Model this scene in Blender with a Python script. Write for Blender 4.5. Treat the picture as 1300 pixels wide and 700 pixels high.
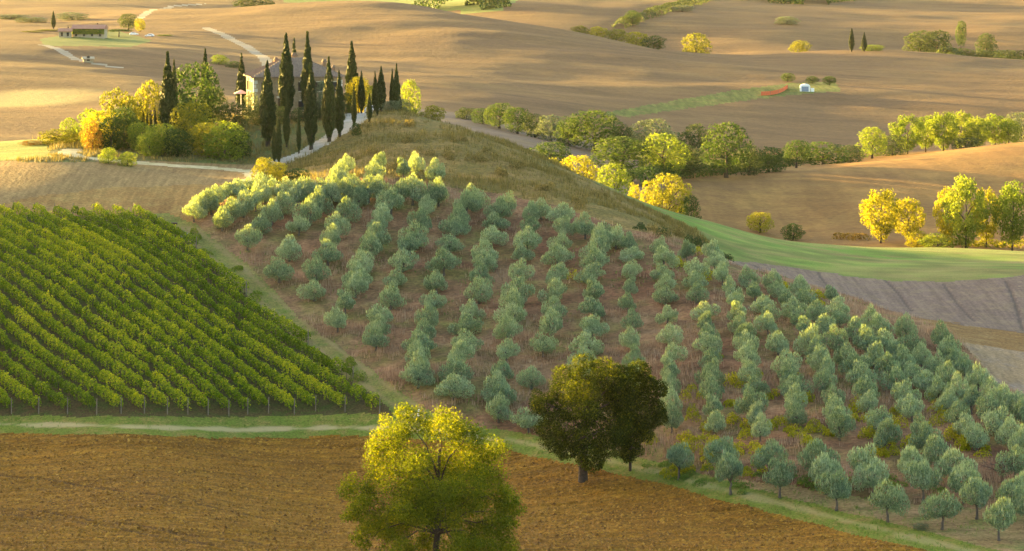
import bpy, math, random
import numpy as np
from mathutils import Vector, Matrix

# ------------------------------------------------------------------ scene reset
for o in list(bpy.data.objects):
    bpy.data.objects.remove(o)
scene = bpy.context.scene
COL = scene.collection
RNG = np.random.default_rng(11)
R = math.radians

# ------------------------------------------------------------------ camera
CAM_Z, PITCH, FPX = 60.0, 6.0, 3900.0          # FPX: focal length in pixels of the 1300 px wide photo
cam_d = bpy.data.cameras.new('camera')
cam_d.sensor_fit = 'HORIZONTAL'
cam_d.sensor_width = 36.0
cam_d.lens = 36.0 * FPX / 1300.0
cam_d.clip_start = 1.0
cam_d.clip_end = 40000.0
cam = bpy.data.objects.new('camera', cam_d)
COL.objects.link(cam)
cam.location = (0, 0, CAM_Z)
cam.rotation_euler = (R(90 - PITCH), 0, 0)
scene.camera = cam

# ------------------------------------------------------------------ sky, sun, exposure
SUN_EL = 4.5                                    # a low sun from the left, a little behind the hill
SUN_AZ_BACK = 36.0
sun_vec = Vector((-math.cos(R(SUN_AZ_BACK)) * math.cos(R(SUN_EL)),
                  math.sin(R(SUN_AZ_BACK)) * math.cos(R(SUN_EL)), math.sin(R(SUN_EL))))
world = bpy.data.worlds.new('World')
scene.world = world
world.use_nodes = True
wn = world.node_tree
for n in list(wn.nodes):
    wn.nodes.remove(n)
w_out = wn.nodes.new('ShaderNodeOutputWorld')
w_bg = wn.nodes.new('ShaderNodeBackground')
w_sky = wn.nodes.new('ShaderNodeTexSky')
w_sky.sky_type = 'NISHITA'
w_sky.sun_disc = False
w_sky.sun_elevation = R(SUN_EL)
w_sky.sun_rotation = math.atan2(sun_vec.x, sun_vec.y)
w_sky.air_density = 1.0
w_sky.dust_density = 2.6
w_sky.ozone_density = 1.0
w_bg.inputs['Strength'].default_value = 0.10
wn.links.new(w_sky.outputs[0], w_bg.inputs['Color'])
wn.links.new(w_bg.outputs[0], w_out.inputs['Surface'])
sun_d = bpy.data.lights.new('sun', 'SUN')
sun_d.energy = 4.2
sun_d.angle = R(1.1)
sun_d.color = (1.0, 0.67, 0.18)
sun = bpy.data.objects.new('sun', sun_d)
COL.objects.link(sun)
sun.location = (-200, 150, 160)
sun.rotation_euler = sun_vec.to_track_quat('Z', 'Y').to_euler()
vs = scene.view_settings
vs.view_transform = 'Standard'
vs.look = 'None'
vs.exposure = 3.92
vs.gamma = 1.0
vs.use_curve_mapping = False
cy = scene.cycles
cy.max_bounces = 5
cy.diffuse_bounces = 3
cy.glossy_bounces = 1
cy.transmission_bounces = 3
cy.volume_bounces = 1
cy.transparent_max_bounces = 4
cy.use_denoising = True

# ------------------------------------------------------------------ helpers
def lerp(a, b, t):
    return a + (b - a) * t

def pix_dir(u, v):
    """direction through a photo pixel, scaled so that its y component is 1"""
    a = (np.asarray(u, float) - 650.0) / FPX
    b = (np.asarray(v, float) - 350.0) / FPX
    cp, sp = math.cos(R(PITCH)), math.sin(R(PITCH))
    dy = cp - b * sp
    dz = -sp - b * cp
    return a / dy, dz / dy

def to_pix(x, y, z):
    cp, sp = math.cos(R(PITCH)), math.sin(R(PITCH))
    dz = z - CAM_Z
    d = y * cp - dz * sp
    b = -(y * sp + dz * cp) / d
    return 650.0 + FPX * x / d, 350.0 + FPX * b

def smooth(e0, e1, x):
    t = np.clip((x - e0) / (e1 - e0), 0, 1)
    return t * t * (3 - 2 * t)

_h = np.random.default_rng(5).random((256, 256))
def vnoise(x, y, s):
    """tileable value noise, feature size s"""
    x = np.asarray(x, float) / s; y = np.asarray(y, float) / s
    xi = np.floor(x).astype(int); yi = np.floor(y).astype(int)
    fx = x - xi; fy = y - yi
    fx = fx * fx * (3 - 2 * fx); fy = fy * fy * (3 - 2 * fy)
    h = lambda i, j: _h[i & 255, j & 255]
    return (h(xi, yi) * (1 - fx) + h(xi + 1, yi) * fx) * (1 - fy) + (h(xi, yi + 1) * (1 - fx) + h(xi + 1, yi + 1) * fx) * fy - 0.5

def in_poly(u, v, poly):
    u = np.asarray(u); v = np.asarray(v)
    inside = np.zeros(u.shape, bool)
    n = len(poly)
    for i in range(n):
        x0, y0 = poly[i]; x1, y1 = poly[(i + 1) % n]
        c = ((y0 > v) != (y1 > v))
        with np.errstate(divide='ignore', invalid='ignore'):
            xi = (x1 - x0) * (v - y0) / ((y1 - y0) if y1 != y0 else 1e-9) + x0
        inside ^= c & (u < xi)
    return inside

def line_dist(x, y, pts):
    """distance in plan from points to a polyline"""
    best = np.full(np.shape(x), 1e9)
    for (x0, y0), (x1, y1) in zip(pts[:-1], pts[1:]):
        dx, dy = x1 - x0, y1 - y0
        L = dx * dx + dy * dy + 1e-9
        t = np.clip(((x - x0) * dx + (y - y0) * dy) / L, 0, 1)
        best = np.minimum(best, np.hypot(x - x0 - t * dx, y - y0 - t * dy))
    return best

def prop(o, label=None, cat=None, group=None, kind=None):
    if label: o['label'] = label
    if cat: o['category'] = cat
    if group: o['group'] = group
    if kind: o['kind'] = kind
    return o

def np_mesh(name, V, F, tint=None, smooth_shade=False):
    """mesh from arrays; F is an (n,k) index array, tint one float per face"""
    V = np.ascontiguousarray(V, np.float32); F = np.ascontiguousarray(F, np.int32)
    n, k = F.shape
    me = bpy.data.meshes.new(name)
    me.vertices.add(len(V)); me.vertices.foreach_set('co', V.ravel())
    me.loops.add(n * k); me.loops.foreach_set('vertex_index', F.ravel())
    me.polygons.add(n)
    me.polygons.foreach_set('loop_start', np.arange(0, n * k, k, dtype=np.int32))
    me.polygons.foreach_set('loop_total', np.full(n, k, np.int32))
    me.polygons.foreach_set('use_smooth', np.full(n, smooth_shade, bool))
    if tint is not None:
        a = me.attributes.new('tint', 'FLOAT', 'FACE')
        a.data.foreach_set('value', np.ascontiguousarray(tint, np.float32))
    me.update(calc_edges=True)
    return me

def link(name, me, mat=None, parent=None):
    o = bpy.data.objects.new(name, me)
    COL.objects.link(o)
    if me is not None and mat is not None and not me.materials:
        me.materials.append(mat)
    if parent is not None:
        o.parent = parent
    return o

def empty(name, loc, rz=0.0, sc=(1, 1, 1)):
    o = bpy.data.objects.new(name, None)
    COL.objects.link(o)
    o.empty_display_size = 0.5
    o.location = loc; o.rotation_euler = (0, 0, rz); o.scale = sc
    return o

class MB:
    """collects boxes, prisms and tubes into one mesh"""
    def __init__(self): self.v = []; self.f = []
    def box(self, c, s, rz=0.0, taper=1.0):
        b = len(self.v); cz, sz_ = math.cos(rz), math.sin(rz)
        for z in (-.5, .5):
            k = taper if z > 0 else 1.0
            for (x, y) in ((-.5, -.5), (.5, -.5), (.5, .5), (-.5, .5)):
                X, Y = x * s[0] * k, y * s[1] * k
                self.v.append((c[0] + X * cz - Y * sz_, c[1] + X * sz_ + Y * cz, c[2] + z * s[2]))
        for f in ((0, 3, 2, 1), (4, 5, 6, 7), (0, 1, 5, 4), (1, 2, 6, 5), (2, 3, 7, 6), (3, 0, 4, 7)):
            self.f.append(tuple(b + i for i in f))
        return self
    def tube(self, path, radii, seg=7, cap=True):
        path = [Vector(p) for p in path]; rings = []
        for i, p in enumerate(path):
            d = (path[min(i + 1, len(path) - 1)] - path[max(i - 1, 0)]).normalized()
            a = d.orthogonal().normalized() if abs(d.z) < .95 else Vector((1, 0, 0)) - d * d.x
            a.normalize(); b = d.cross(a)
            base = len(self.v)
            for k in range(seg):
                t = 2 * math.pi * k / seg
                self.v.append(tuple(p + (a * math.cos(t) + b * math.sin(t)) * radii[i]))
            rings.append(base)
        for r0, r1 in zip(rings[:-1], rings[1:]):
            for k in range(seg):
                self.f.append((r0 + k, r0 + (k + 1) % seg, r1 + (k + 1) % seg, r1 + k))
        if cap:
            self.f.append(tuple(rings[-1] + k for k in range(seg)))
            self.f.append(tuple(rings[0] + k for k in reversed(range(seg))))
        return self
    def mesh(self, name, smooth_shade=False):
        me = bpy.data.meshes.new(name)
        me.from_pydata([tuple(p) for p in self.v], [], self.f)
        me.polygons.foreach_set('use_smooth', np.full(len(self.f), smooth_shade, bool))
        me.update()
        return me
    def build(self, name, mat, parent=None, smooth_shade=False):
        return link(name, self.mesh(name, smooth_shade), mat, parent)

# ------------------------------------------------------------------ materials
def nodes_of(name):
    m = bpy.data.materials.new(name)
    m.use_nodes = True
    nt = m.node_tree
    for n in list(nt.nodes):
        nt.nodes.remove(n)
    out = nt.nodes.new('ShaderNodeOutputMaterial')
    return m, nt, out

def mixc(nt, fac, a, b, mode='MIX'):
    n = nt.nodes.new('ShaderNodeMix'); n.data_type = 'RGBA'; n.blend_type = mode
    n.clamp_factor = True
    for sock, val in ((n.inputs[0], fac), (n.inputs[6], a), (n.inputs[7], b)):
        if isinstance(val, (tuple, list)): sock.default_value = (*val, 1) if len(val) == 3 else val
        elif isinstance(val, (int, float)): sock.default_value = val
        else: nt.links.new(val, sock)
    return n.outputs[2]

def maprange(nt, val, a, b, c=0.0, d=1.0):
    n = nt.nodes.new('ShaderNodeMapRange'); n.clamp = True
    nt.links.new(val, n.inputs[0])
    for i, x in enumerate((a, b, c, d)): n.inputs[i + 1].default_value = x
    return n.outputs[0]

def noise(nt, vec, scale, detail=3.0, rough=0.55, dist=0.0):
    n = nt.nodes.new('ShaderNodeTexNoise')
    n.inputs['Scale'].default_value = scale; n.inputs['Detail'].default_value = detail
    n.inputs['Roughness'].default_value = rough; n.inputs['Distortion'].default_value = dist
    if vec is not None: nt.links.new(vec, n.inputs['Vector'])
    return n.outputs['Fac']

def mapping(nt, vec, rot=(0, 0, 0), scale=(1, 1, 1)):
    n = nt.nodes.new('ShaderNodeMapping')
    n.inputs['Rotation'].default_value = rot; n.inputs['Scale'].default_value = scale
    nt.links.new(vec, n.inputs['Vector'])
    return n.outputs[0]

def soil(name, c1, c2, c3, big=0.02, mid=0.25, fine=3.0, streak=None, streak_amt=0.0, bump=0.15,
         mark=None, mark_amt=1.0, speck=0.5, voro=None, fine2=None):
    """earth or turf: two broad tones, a third in patches, fine grain, optional streaks, optional painted mark attribute"""
    m, nt, out = nodes_of(name)
    tc = nt.nodes.new('ShaderNodeTexCoord').outputs['Object']
    col = mixc(nt, maprange(nt, noise(nt, tc, big, 4), .36, .64), c1, c2)
    col = mixc(nt, maprange(nt, noise(nt, tc, mid, 5, .62), .46, .70), col, c3)
    f = noise(nt, tc, fine, 4, .7)
    dark = nt.nodes.new('ShaderNodeMix'); dark.data_type = 'RGBA'
    grain = maprange(nt, f, .30, .72, 1.0 - speck, 1.0 + speck * .8)
    vm = nt.nodes.new('ShaderNodeVectorMath'); vm.operation = 'SCALE'
    nt.links.new(col, vm.inputs[0]); nt.links.new(grain, vm.inputs['Scale'])
    col = vm.outputs[0]
    hgt = f
    if streak is not None:
        ang, sx, sy = streak
        s = noise(nt, mapping(nt, tc, (0, 0, R(ang)), (sx, sy, 0.2)), 1.0, 3, .6)
        st = maprange(nt, s, .35, .65, 1 - streak_amt, 1 + streak_amt)
        vm2 = nt.nodes.new('ShaderNodeVectorMath'); vm2.operation = 'SCALE'
        nt.links.new(col, vm2.inputs[0]); nt.links.new(st, vm2.inputs['Scale'])
        col = vm2.outputs[0]
    if fine2 is not None:
        s2 = noise(nt, mapping(nt, tc, (0, 0, R(fine2[0])), (fine2[1], fine2[2], 0.2)), 1.0, 2, .5, .4)
        st2 = maprange(nt, s2, .38, .62, 1 - fine2[3], 1 + fine2[3])
        vm3 = nt.nodes.new('ShaderNodeVectorMath'); vm3.operation = 'SCALE'
        nt.links.new(col, vm3.inputs[0]); nt.links.new(st2, vm3.inputs['Scale'])
        col = vm3.outputs[0]
    if voro:
        vo = nt.nodes.new('ShaderNodeTexVoronoi'); vo.inputs['Scale'].default_value = voro
        nt.links.new(tc, vo.inputs['Vector'])
        add = nt.nodes.new('ShaderNodeMath'); add.operation = 'SUBTRACT'
        nt.links.new(hgt, add.inputs[0]); nt.links.new(vo.outputs['Distance'], add.inputs[1])
        hgt = add.outputs[0]
    if mark is not None:
        at = nt.nodes.new('ShaderNodeAttribute'); at.attribute_name = 'mark'
        w = nt.nodes.new('ShaderNodeMath'); w.operation = 'MULTIPLY'
        nt.links.new(at.outputs['Fac'], w.inputs[0]); w.inputs[1].default_value = mark_amt
        col = mixc(nt, w.outputs[0], col, mark)
    bs = nt.nodes.new('ShaderNodeBsdfPrincipled')
    bs.inputs['Roughness'].default_value = 0.95
    bs.inputs['Specular IOR Level'].default_value = 0.08
    nt.links.new(col, bs.inputs['Base Color'])
    bp = nt.nodes.new('ShaderNodeBump')
    bp.inputs['Strength'].default_value = 0.6; bp.inputs['Distance'].default_value = bump
    nt.links.new(hgt, bp.inputs['Height']); nt.links.new(bp.outputs[0], bs.inputs['Normal'])
    nt.links.new(bs.outputs[0], out.inputs['Surface'])
    return m

def leaf(name, dark, mid, light, trans=0.4, warm=None, var=0.35):
    """foliage: leaf tint per face, a shift per plant, part of the light let through"""
    m, nt, out = nodes_of(name)
    at = nt.nodes.new('ShaderNodeAttribute'); at.attribute_name = 'tint'
    oi = nt.nodes.new('ShaderNodeObjectInfo')
    s = nt.nodes.new('ShaderNodeMath'); s.operation = 'MULTIPLY_ADD'
    nt.links.new(oi.outputs['Random'], s.inputs[0]); s.inputs[1].default_value = var
    nt.links.new(at.outputs['Fac'], s.inputs[2])
    rp = nt.nodes.new('ShaderNodeValToRGB')
    e = rp.color_ramp.elements
    e[0].position = 0.1; e[0].color = (*dark, 1)
    e[1].position = 1.25 if False else 1.0; e[1].color = (*light, 1)
    k = e.new(0.55); k.color = (*mid, 1)
    sub = nt.nodes.new('ShaderNodeMath'); sub.operation = 'SUBTRACT'
    nt.links.new(s.outputs[0], sub.inputs[0]); sub.inputs[1].default_value = var * .5
    nt.links.new(sub.outputs[0], rp.inputs[0])
    col = rp.outputs[0]
    d = nt.nodes.new('ShaderNodeBsdfPrincipled')
    d.inputs['Roughness'].default_value = 0.6
    d.inputs['Specular IOR Level'].default_value = 0.10
    nt.links.new(col, d.inputs['Base Color'])
    t = nt.nodes.new('ShaderNodeBsdfTranslucent')
    wcol = mixc(nt, 1.0, col, warm or (1.0, 0.95, 0.55), 'MULTIPLY')
    br = nt.nodes.new('ShaderNodeVectorMath'); br.operation = 'SCALE'
    nt.links.new(wcol, br.inputs[0]); br.inputs['Scale'].default_value = 1.7
    nt.links.new(br.outputs[0], t.inputs['Color'])
    mx = nt.nodes.new('ShaderNodeMixShader'); mx.inputs[0].default_value = trans
    nt.links.new(d.outputs[0], mx.inputs[1]); nt.links.new(t.outputs[0], mx.inputs[2])
    nt.links.new(mx.outputs[0], out.inputs['Surface'])
    return m

def plain(name, c, c2=None, scale=4.0, rough=0.85, bump=0.02, spec=0.2, wave=None):
    m, nt, out = nodes_of(name)
    tc = nt.nodes.new('ShaderNodeTexCoord').outputs['Object']
    f = noise(nt, tc, scale, 5, .65)
    c2 = c2 or tuple(x * .7 for x in c)
    bs = nt.nodes.new('ShaderNodeBsdfPrincipled')
    bs.inputs['Roughness'].default_value = rough; bs.inputs['Specular IOR Level'].default_value = spec
    nt.links.new(mixc(nt, maprange(nt, f, .35, .65), c, c2), bs.inputs['Base Color'])
    bp = nt.nodes.new('ShaderNodeBump'); bp.inputs['Distance'].default_value = bump
    nt.links.new(f, bp.inputs['Height']); nt.links.new(bp.outputs[0], bs.inputs['Normal'])
    nt.links.new(bs.outputs[0], out.inputs['Surface'])
    return m
# ------------------------------------------------------------------ terrain: height field through surveyed points
# (photo column, photo row, distance) -> a point of the ground; then points of ground that the ridges hide
SEEN = [
 # front field
 (-200,700,258),(0,700,258),(300,700,258),(650,700,258),(1000,700,257),(0,548,318),(300,553,317),(480,548,317),
 (650,572,308),(850,614,290),(1000,652,275),(1150,692,259),(1300,722,250),(650,900,205),(200,620,285),(800,660,274),
 # vineyard slope
 (0,287,386),(100,284,388),(190,289,386),(240,308,381),(330,390,358),(430,470,335),(490,515,322),(0,400,350),
 (150,400,350),(200,470,332),(0,525,322),(100,338,368),(260,310,380),
 # olive slope
 (560,500,322),(690,560,308),(600,400,352),(600,300,383),(500,235,402),(400,240,402),(300,250,400),(640,260,396),
 (700,268,393),(850,305,378),(850,400,345),(850,500,315),(850,570,300),(960,350,362),(1000,450,326),(1000,550,297),
 (1000,610,281),(1150,420,338),(1150,500,312),(1150,600,284),(1290,515,304),(1300,600,283),(1300,680,262),(720,400,350),
 # house hill and ridge
 (365,203,440),(455,148,470),(330,146,480),(420,143,478),(540,155,455),(600,170,446),(700,225,420),(780,262,402),
 (480,200,424),(560,215,415),(80,196,432),(200,208,430),(310,216,428),(240,190,445),(150,192,445),(0,205,430),(0,240,408),
 (150,240,408),(20,180,470),(250,150,475),(500,140,470),
 # right hand fields
 (1250,470,330),(1300,490,322),(1300,420,360),(1100,390,375),(1000,350,395),(930,335,400),(1300,360,395),(1100,355,400),
 (1200,338,420),(1300,341,418),(1000,320,430),(900,300,430),(900,281,466),(800,255,468),(1000,308,465),
 (1150,326,450),(1250,328,450),(1130,315,505),(1230,318,508),(1300,322,505),
 # valley and brown hill on the right
 (1130,309,560),(1260,321,550),(1000,300,590),(900,245,640),(1000,220,690),(1300,240,670),(1100,210,720),(1300,176,800),
 (1200,192,770),(880,236,650),(1150,265,620),
 # valley in the middle
 (760,240,620),(850,225,680),(700,195,700),(640,175,720),(570,150,780),
 # far hills
 (700,140,900),(900,180,880),(1000,183,880),(1200,150,1000),(1300,120,1100),(1000,120,1080),(850,130,1000),(700,100,1080),
 (560,110,960),(850,68,1350),(1040,66,1400),(1300,80,1350),(1200,72,1400),(300,12,1500),(500,8,1500),(640,30,1420),
 (750,46,1400),(400,60,1200),(500,100,1000),(400,110,940),(600,60,1200),(150,60,1050),(0,60,1000),(0,130,760),
 (200,150,700),(0,175,630),(100,42,1250),(0,20,1500),(200,30,1350),(150,5,1800),(500,2,2000),(650,0,1900),(750,10,1850),
 (900,10,2000),(1000,40,1700),(1300,50,1700),(1300,5,2300),(1100,0,2300),
]
HIDDEN = [  # photo column, distance, height
 (540,540,15),(620,540,13),(700,540,12),(400,560,18),(200,560,21),(540,620,15),(750,500,18),(0,540,24),
 (800,540,13),(950,530,9),(1200,525,7),(1000,790,5),(1200,870,5),(1300,900,5),(1050,1600,8),(1300,1560,5),(850,1550,8),
 (400,1750,22),(600,1650,20),
 (650,120,27),(650,40,44),(650,8,54),(650,18,50),(-1500,120,27),(2800,120,27),(-1500,40,44),(2800,40,44),(-1500,8,54),(2800,8,54),
 (-700,250,12),(-700,330,20),(-700,400,28),(-700,480,30),(-700,600,25),(-700,800,26),(-700,1200,30),(-700,2000,32),
 (-2200,250,14),(-2200,400,24),(-2200,600,25),(-2200,1000,28),(-2200,2000,32),
 (2000,250,9),(2000,300,10),(2000,400,14),(2000,550,10),(2000,700,9),(2000,900,8),(2000,1200,12),(2000,2000,20),
 (3500,250,9),(3500,400,12),(3500,600,10),(3500,1000,10),(3500,2000,20),
 (650,3200,60),(-1500,3200,60),(2800,3200,60),(100,3200,60),(1200,3200,60),(650,7500,110),(-1500,7500,110),(2800,7500,110),
]
KT, KY = 6.0, 3.0
_p = []
for (u, v, y) in SEEN:
    t, s = pix_dir(u, v)
    _p.append((t, y, CAM_Z + s * y))
for (u, y, z) in HIDDEN:
    _p.append(((u - 650.0) / FPX, y, z))
_p = np.array(_p)
_P = np.c_[_p[:, 0] * KT, np.log(_p[:, 1]) * KY]
def _U(d2):
    return np.where(d2 < 1e-12, 0.0, 0.5 * d2 * np.log(np.maximum(d2, 1e-12)))
def _fit():
    n = len(_P)
    D = ((_P[:, None] - _P[None]) ** 2).sum(-1)
    A = np.zeros((n + 3, n + 3))
    A[:n, :n] = _U(D) + np.eye(n) * 0.004
    A[:n, n] = 1; A[:n, n + 1:] = _P
    A[n, :n] = 1; A[n + 1:, :n] = _P.T
    return np.linalg.solve(A, np.r_[_p[:, 2], 0, 0, 0])
_W = _fit()
def tps(t, y):
    t = np.asarray(t, float).ravel(); y = np.asarray(y, float).ravel()
    q = np.c_[t * KT, np.log(y) * KY]; out = np.empty(len(q))
    for i in range(0, len(q), 40000):
        s = q[i:i + 40000]
        d = (s[:, 0, None] - _P[None, :, 0]) ** 2 + (s[:, 1, None] - _P[None, :, 1]) ** 2
        out[i:i + 40000] = _U(d) @ _W[:-3] + _W[-3] + s @ _W[-2:]
    return out

tg = np.r_[-np.geomspace(.95, .186, 34), np.arange(-.181, .1811, .00066), np.geomspace(.186, .95, 34)]
yg = np.r_[np.geomspace(4, 230, 26), np.arange(236, 345, .45), np.arange(345, 500, .8), np.arange(500, 900, 3.6), np.arange(900, 1500, 5.0),
           np.geomspace(1505, 2500, 40), np.geomspace(2600, 7000, 14)]
NT, NY = len(tg), len(yg)
TT, YY = np.meshgrid(tg, yg, indexing='ij')
XX = TT * YY
ZZ = np.empty_like(XX)
_tc = tg[::3] if NT > 300 else tg
# the smooth surface is evaluated on a coarser lattice in t, then interpolated
_tc = np.unique(np.r_[tg[:34], tg[34:-34:4], tg[-34:]])
_zc = tps(*[a.ravel() for a in np.meshgrid(_tc, yg, indexing='ij')]).reshape(len(_tc), NY)
for j in range(NY):
    ZZ[:, j] = np.interp(tg, _tc, _zc[:, j])

def folds(x, y):
    """gentle folds of the far clay hills"""
    w = smooth(520, 900, y)
    n = vnoise(x + y * .45, y * .8 - x * .3, 120) * 3.6 + vnoise(x * 1.3 - y * .5, y + x * .3, 47) * 1.2
    return n * w * np.clip(y / 1200, .35, 1.4) + vnoise(x, y, 26) * .7 * smooth(230, 300, y) + vnoise(x + 50, y, 9) * .22
ZZ += folds(XX, YY)
# the hill to the left of the view, whose evening shadow lies over vineyard and olives
_cy = np.array([0, 250, 300, 340, 370, 400, 418, 440, 450, 455, 460, 468, 480, 495, 530, 560])
_cz = np.array([15, 22, 26.5, 30.0, 33.8, 34.0, 34.4, 37.9, 39.6, 39.6, 37.2, 35.8, 35.3, 34.5, 28.0, 20])
crest = np.interp(YY, _cy, _cz)
ZZ += np.maximum(crest - ZZ, 0) * np.exp(-((XX + 168) / 46.0) ** 2)
UU, VV = to_pix(XX, YY, ZZ)

def zat(x, y):
    """ground height in plan"""
    x = np.asarray(x, float); y = np.asarray(y, float)
    t = x / y
    i = np.clip(np.searchsorted(tg, t) - 1, 0, NT - 2); j = np.clip(np.searchsorted(yg, y) - 1, 0, NY - 2)
    a = np.clip((t - tg[i]) / (tg[i + 1] - tg[i]), 0, 1); b = np.clip((y - yg[j]) / (yg[j + 1] - yg[j]), 0, 1)
    return (ZZ[i, j] * (1 - a) + ZZ[i + 1, j] * a) * (1 - b) + (ZZ[i, j + 1] * (1 - a) + ZZ[i + 1, j + 1] * a) * b

_ys = np.r_[np.arange(215, 560, .4), np.arange(560, 3000, 3.0)]
def ground(u, v, ymin=215.0):
    """first point of ground that a photo pixel looks at, no nearer than ymin"""
    t, s = pix_dir(u, v)
    ys = _ys[_ys >= ymin]
    dz = zat(t * ys, ys) - (CAM_Z + s * ys)
    k = np.argmax(dz >= 0) if (dz >= 0).any() else len(ys) - 1
    y = ys[k]
    if k > 0 and dz[k] > dz[k - 1]:
        y = ys[k - 1] + (ys[k] - ys[k - 1]) * (-dz[k - 1]) / (dz[k] - dz[k - 1])
    x = t * y
    return np.array([x, y, float(zat(x, y))])
def gline(pts, ymin=215.0):
    return [tuple(ground(u, v, ymin)[:2]) for u, v in pts]

# ------------------------------------------------------------------ fields: which ground is what
E_U = [-900, 0, 120, 300, 460, 560, 650, 750, 850, 1000, 1150, 1300, 2200]
E_V = [549, 549, 551, 556, 553, 558, 573, 593, 618, 656, 694, 732, 960]
FIELD_VERGE = [20, 20, 22, 27, 28, 26, 25, 26, 28, 24, 26, 24, 24]
VINE = [(-900, 262), (0, 268), (100, 266), (185, 271), (220, 290), (258, 325), (340, 400), (440, 479), (497, 520), (505, 545), (505, 720), (-900, 720)]
LANE = [(185, 272), (215, 272), (246, 284), (314, 335), (380, 402), (446, 452), (536, 516), (610, 547), (720, 585), (720, 720), (497, 720), (497, 520), (440, 479), (340, 400), (258, 325), (220, 290)]
OLIVE_TOP = [(190, 286), (235, 284), (262, 268), (300, 246), (330, 238), (430, 227), (520, 226), (560, 236), (640, 247), (720, 264), (800, 292), (850, 302),
             (900, 312), (930, 335), (1000, 352), (1060, 370), (1110, 388), (1150, 400), (1200, 420), (1230, 445), (1260, 485), (1300, 508), (1700, 640)]
RIDGE = [(300, 246), (372, 200), (440, 166), (457, 150), (470, 120), (560, 120), (640, 160), (720, 215), (880, 290), (930, 335), (850, 320), (640, 300), (430, 300)]
GREEN_LOW = [(700, 262), (860, 268), (905, 318), (930, 331), (1000, 338), (1100, 354), (1170, 358), (1240, 355), (1300, 350), (1700, 340)]
GREY_LOW = [(900, 340), (1000, 362), (1063, 383), (1174, 404), (1300, 425), (1700, 500)]
STRIP_LOW = [(900, 350), (1063, 392), (1120, 410), (1200, 432), (1300, 446), (1700, 520)]
GREEN_STRIP = [(750, 146), (850, 129), (930, 115), (1000, 106), (1060, 104), (1068, 116), (1000, 121), (900, 134), (800, 148)]
LAWN = [(50, 50), (90, 43), (150, 40), (180, 48), (195, 52), (165, 60), (55, 58)]
FAR_GREEN = [(360, 4), (400, 5), (480, 9), (560, 15), (600, 16), (640, 11), (720, -40), (360, -40)]
NAMES = ['ploughed_field', 'field_verge', 'vineyard_ground', 'grass_lane', 'olive_grove_ground', 'grassy_ridge', 'farm_hill', 'driveway',
         'fallow_field', 'tilled_field', 'sunlit_yellow_meadow', 'green_field', 'grey_ploughed_field', 'brown_field_strip', 'pale_field',
         'right_hill', 'valley_field', 'far_hills', 'green_strip', 'lawn', 'far_meadow', 'dirt_track', 'far_road', 'headland']
ID = {n: i for i, n in enumerate(NAMES)}
DRIVE = gline([(352, 208), (365, 203), (400, 187), (440, 163), (452, 153), (462, 143)], 400)
TRACK = gline([(92, 190), (84, 194), (100, 199), (130, 203), (180, 207), (230, 211), (290, 215), (322, 218), (328, 224), (325, 232)], 400)
ROAD = gline([(262, 36), (290, 48), (315, 60), (330, 70), (338, 78), (342, 90)], 800)
ROAD2 = gline([(172, 26), (186, 17), (215, 9), (260, 5)], 900)
ROAD3 = gline([(55, 57), (80, 66), (95, 75), (112, 79), (150, 86)], 700)
LANE_EDGE = gline([(205, 290), (240, 283), (262, 276)], 330)

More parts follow.
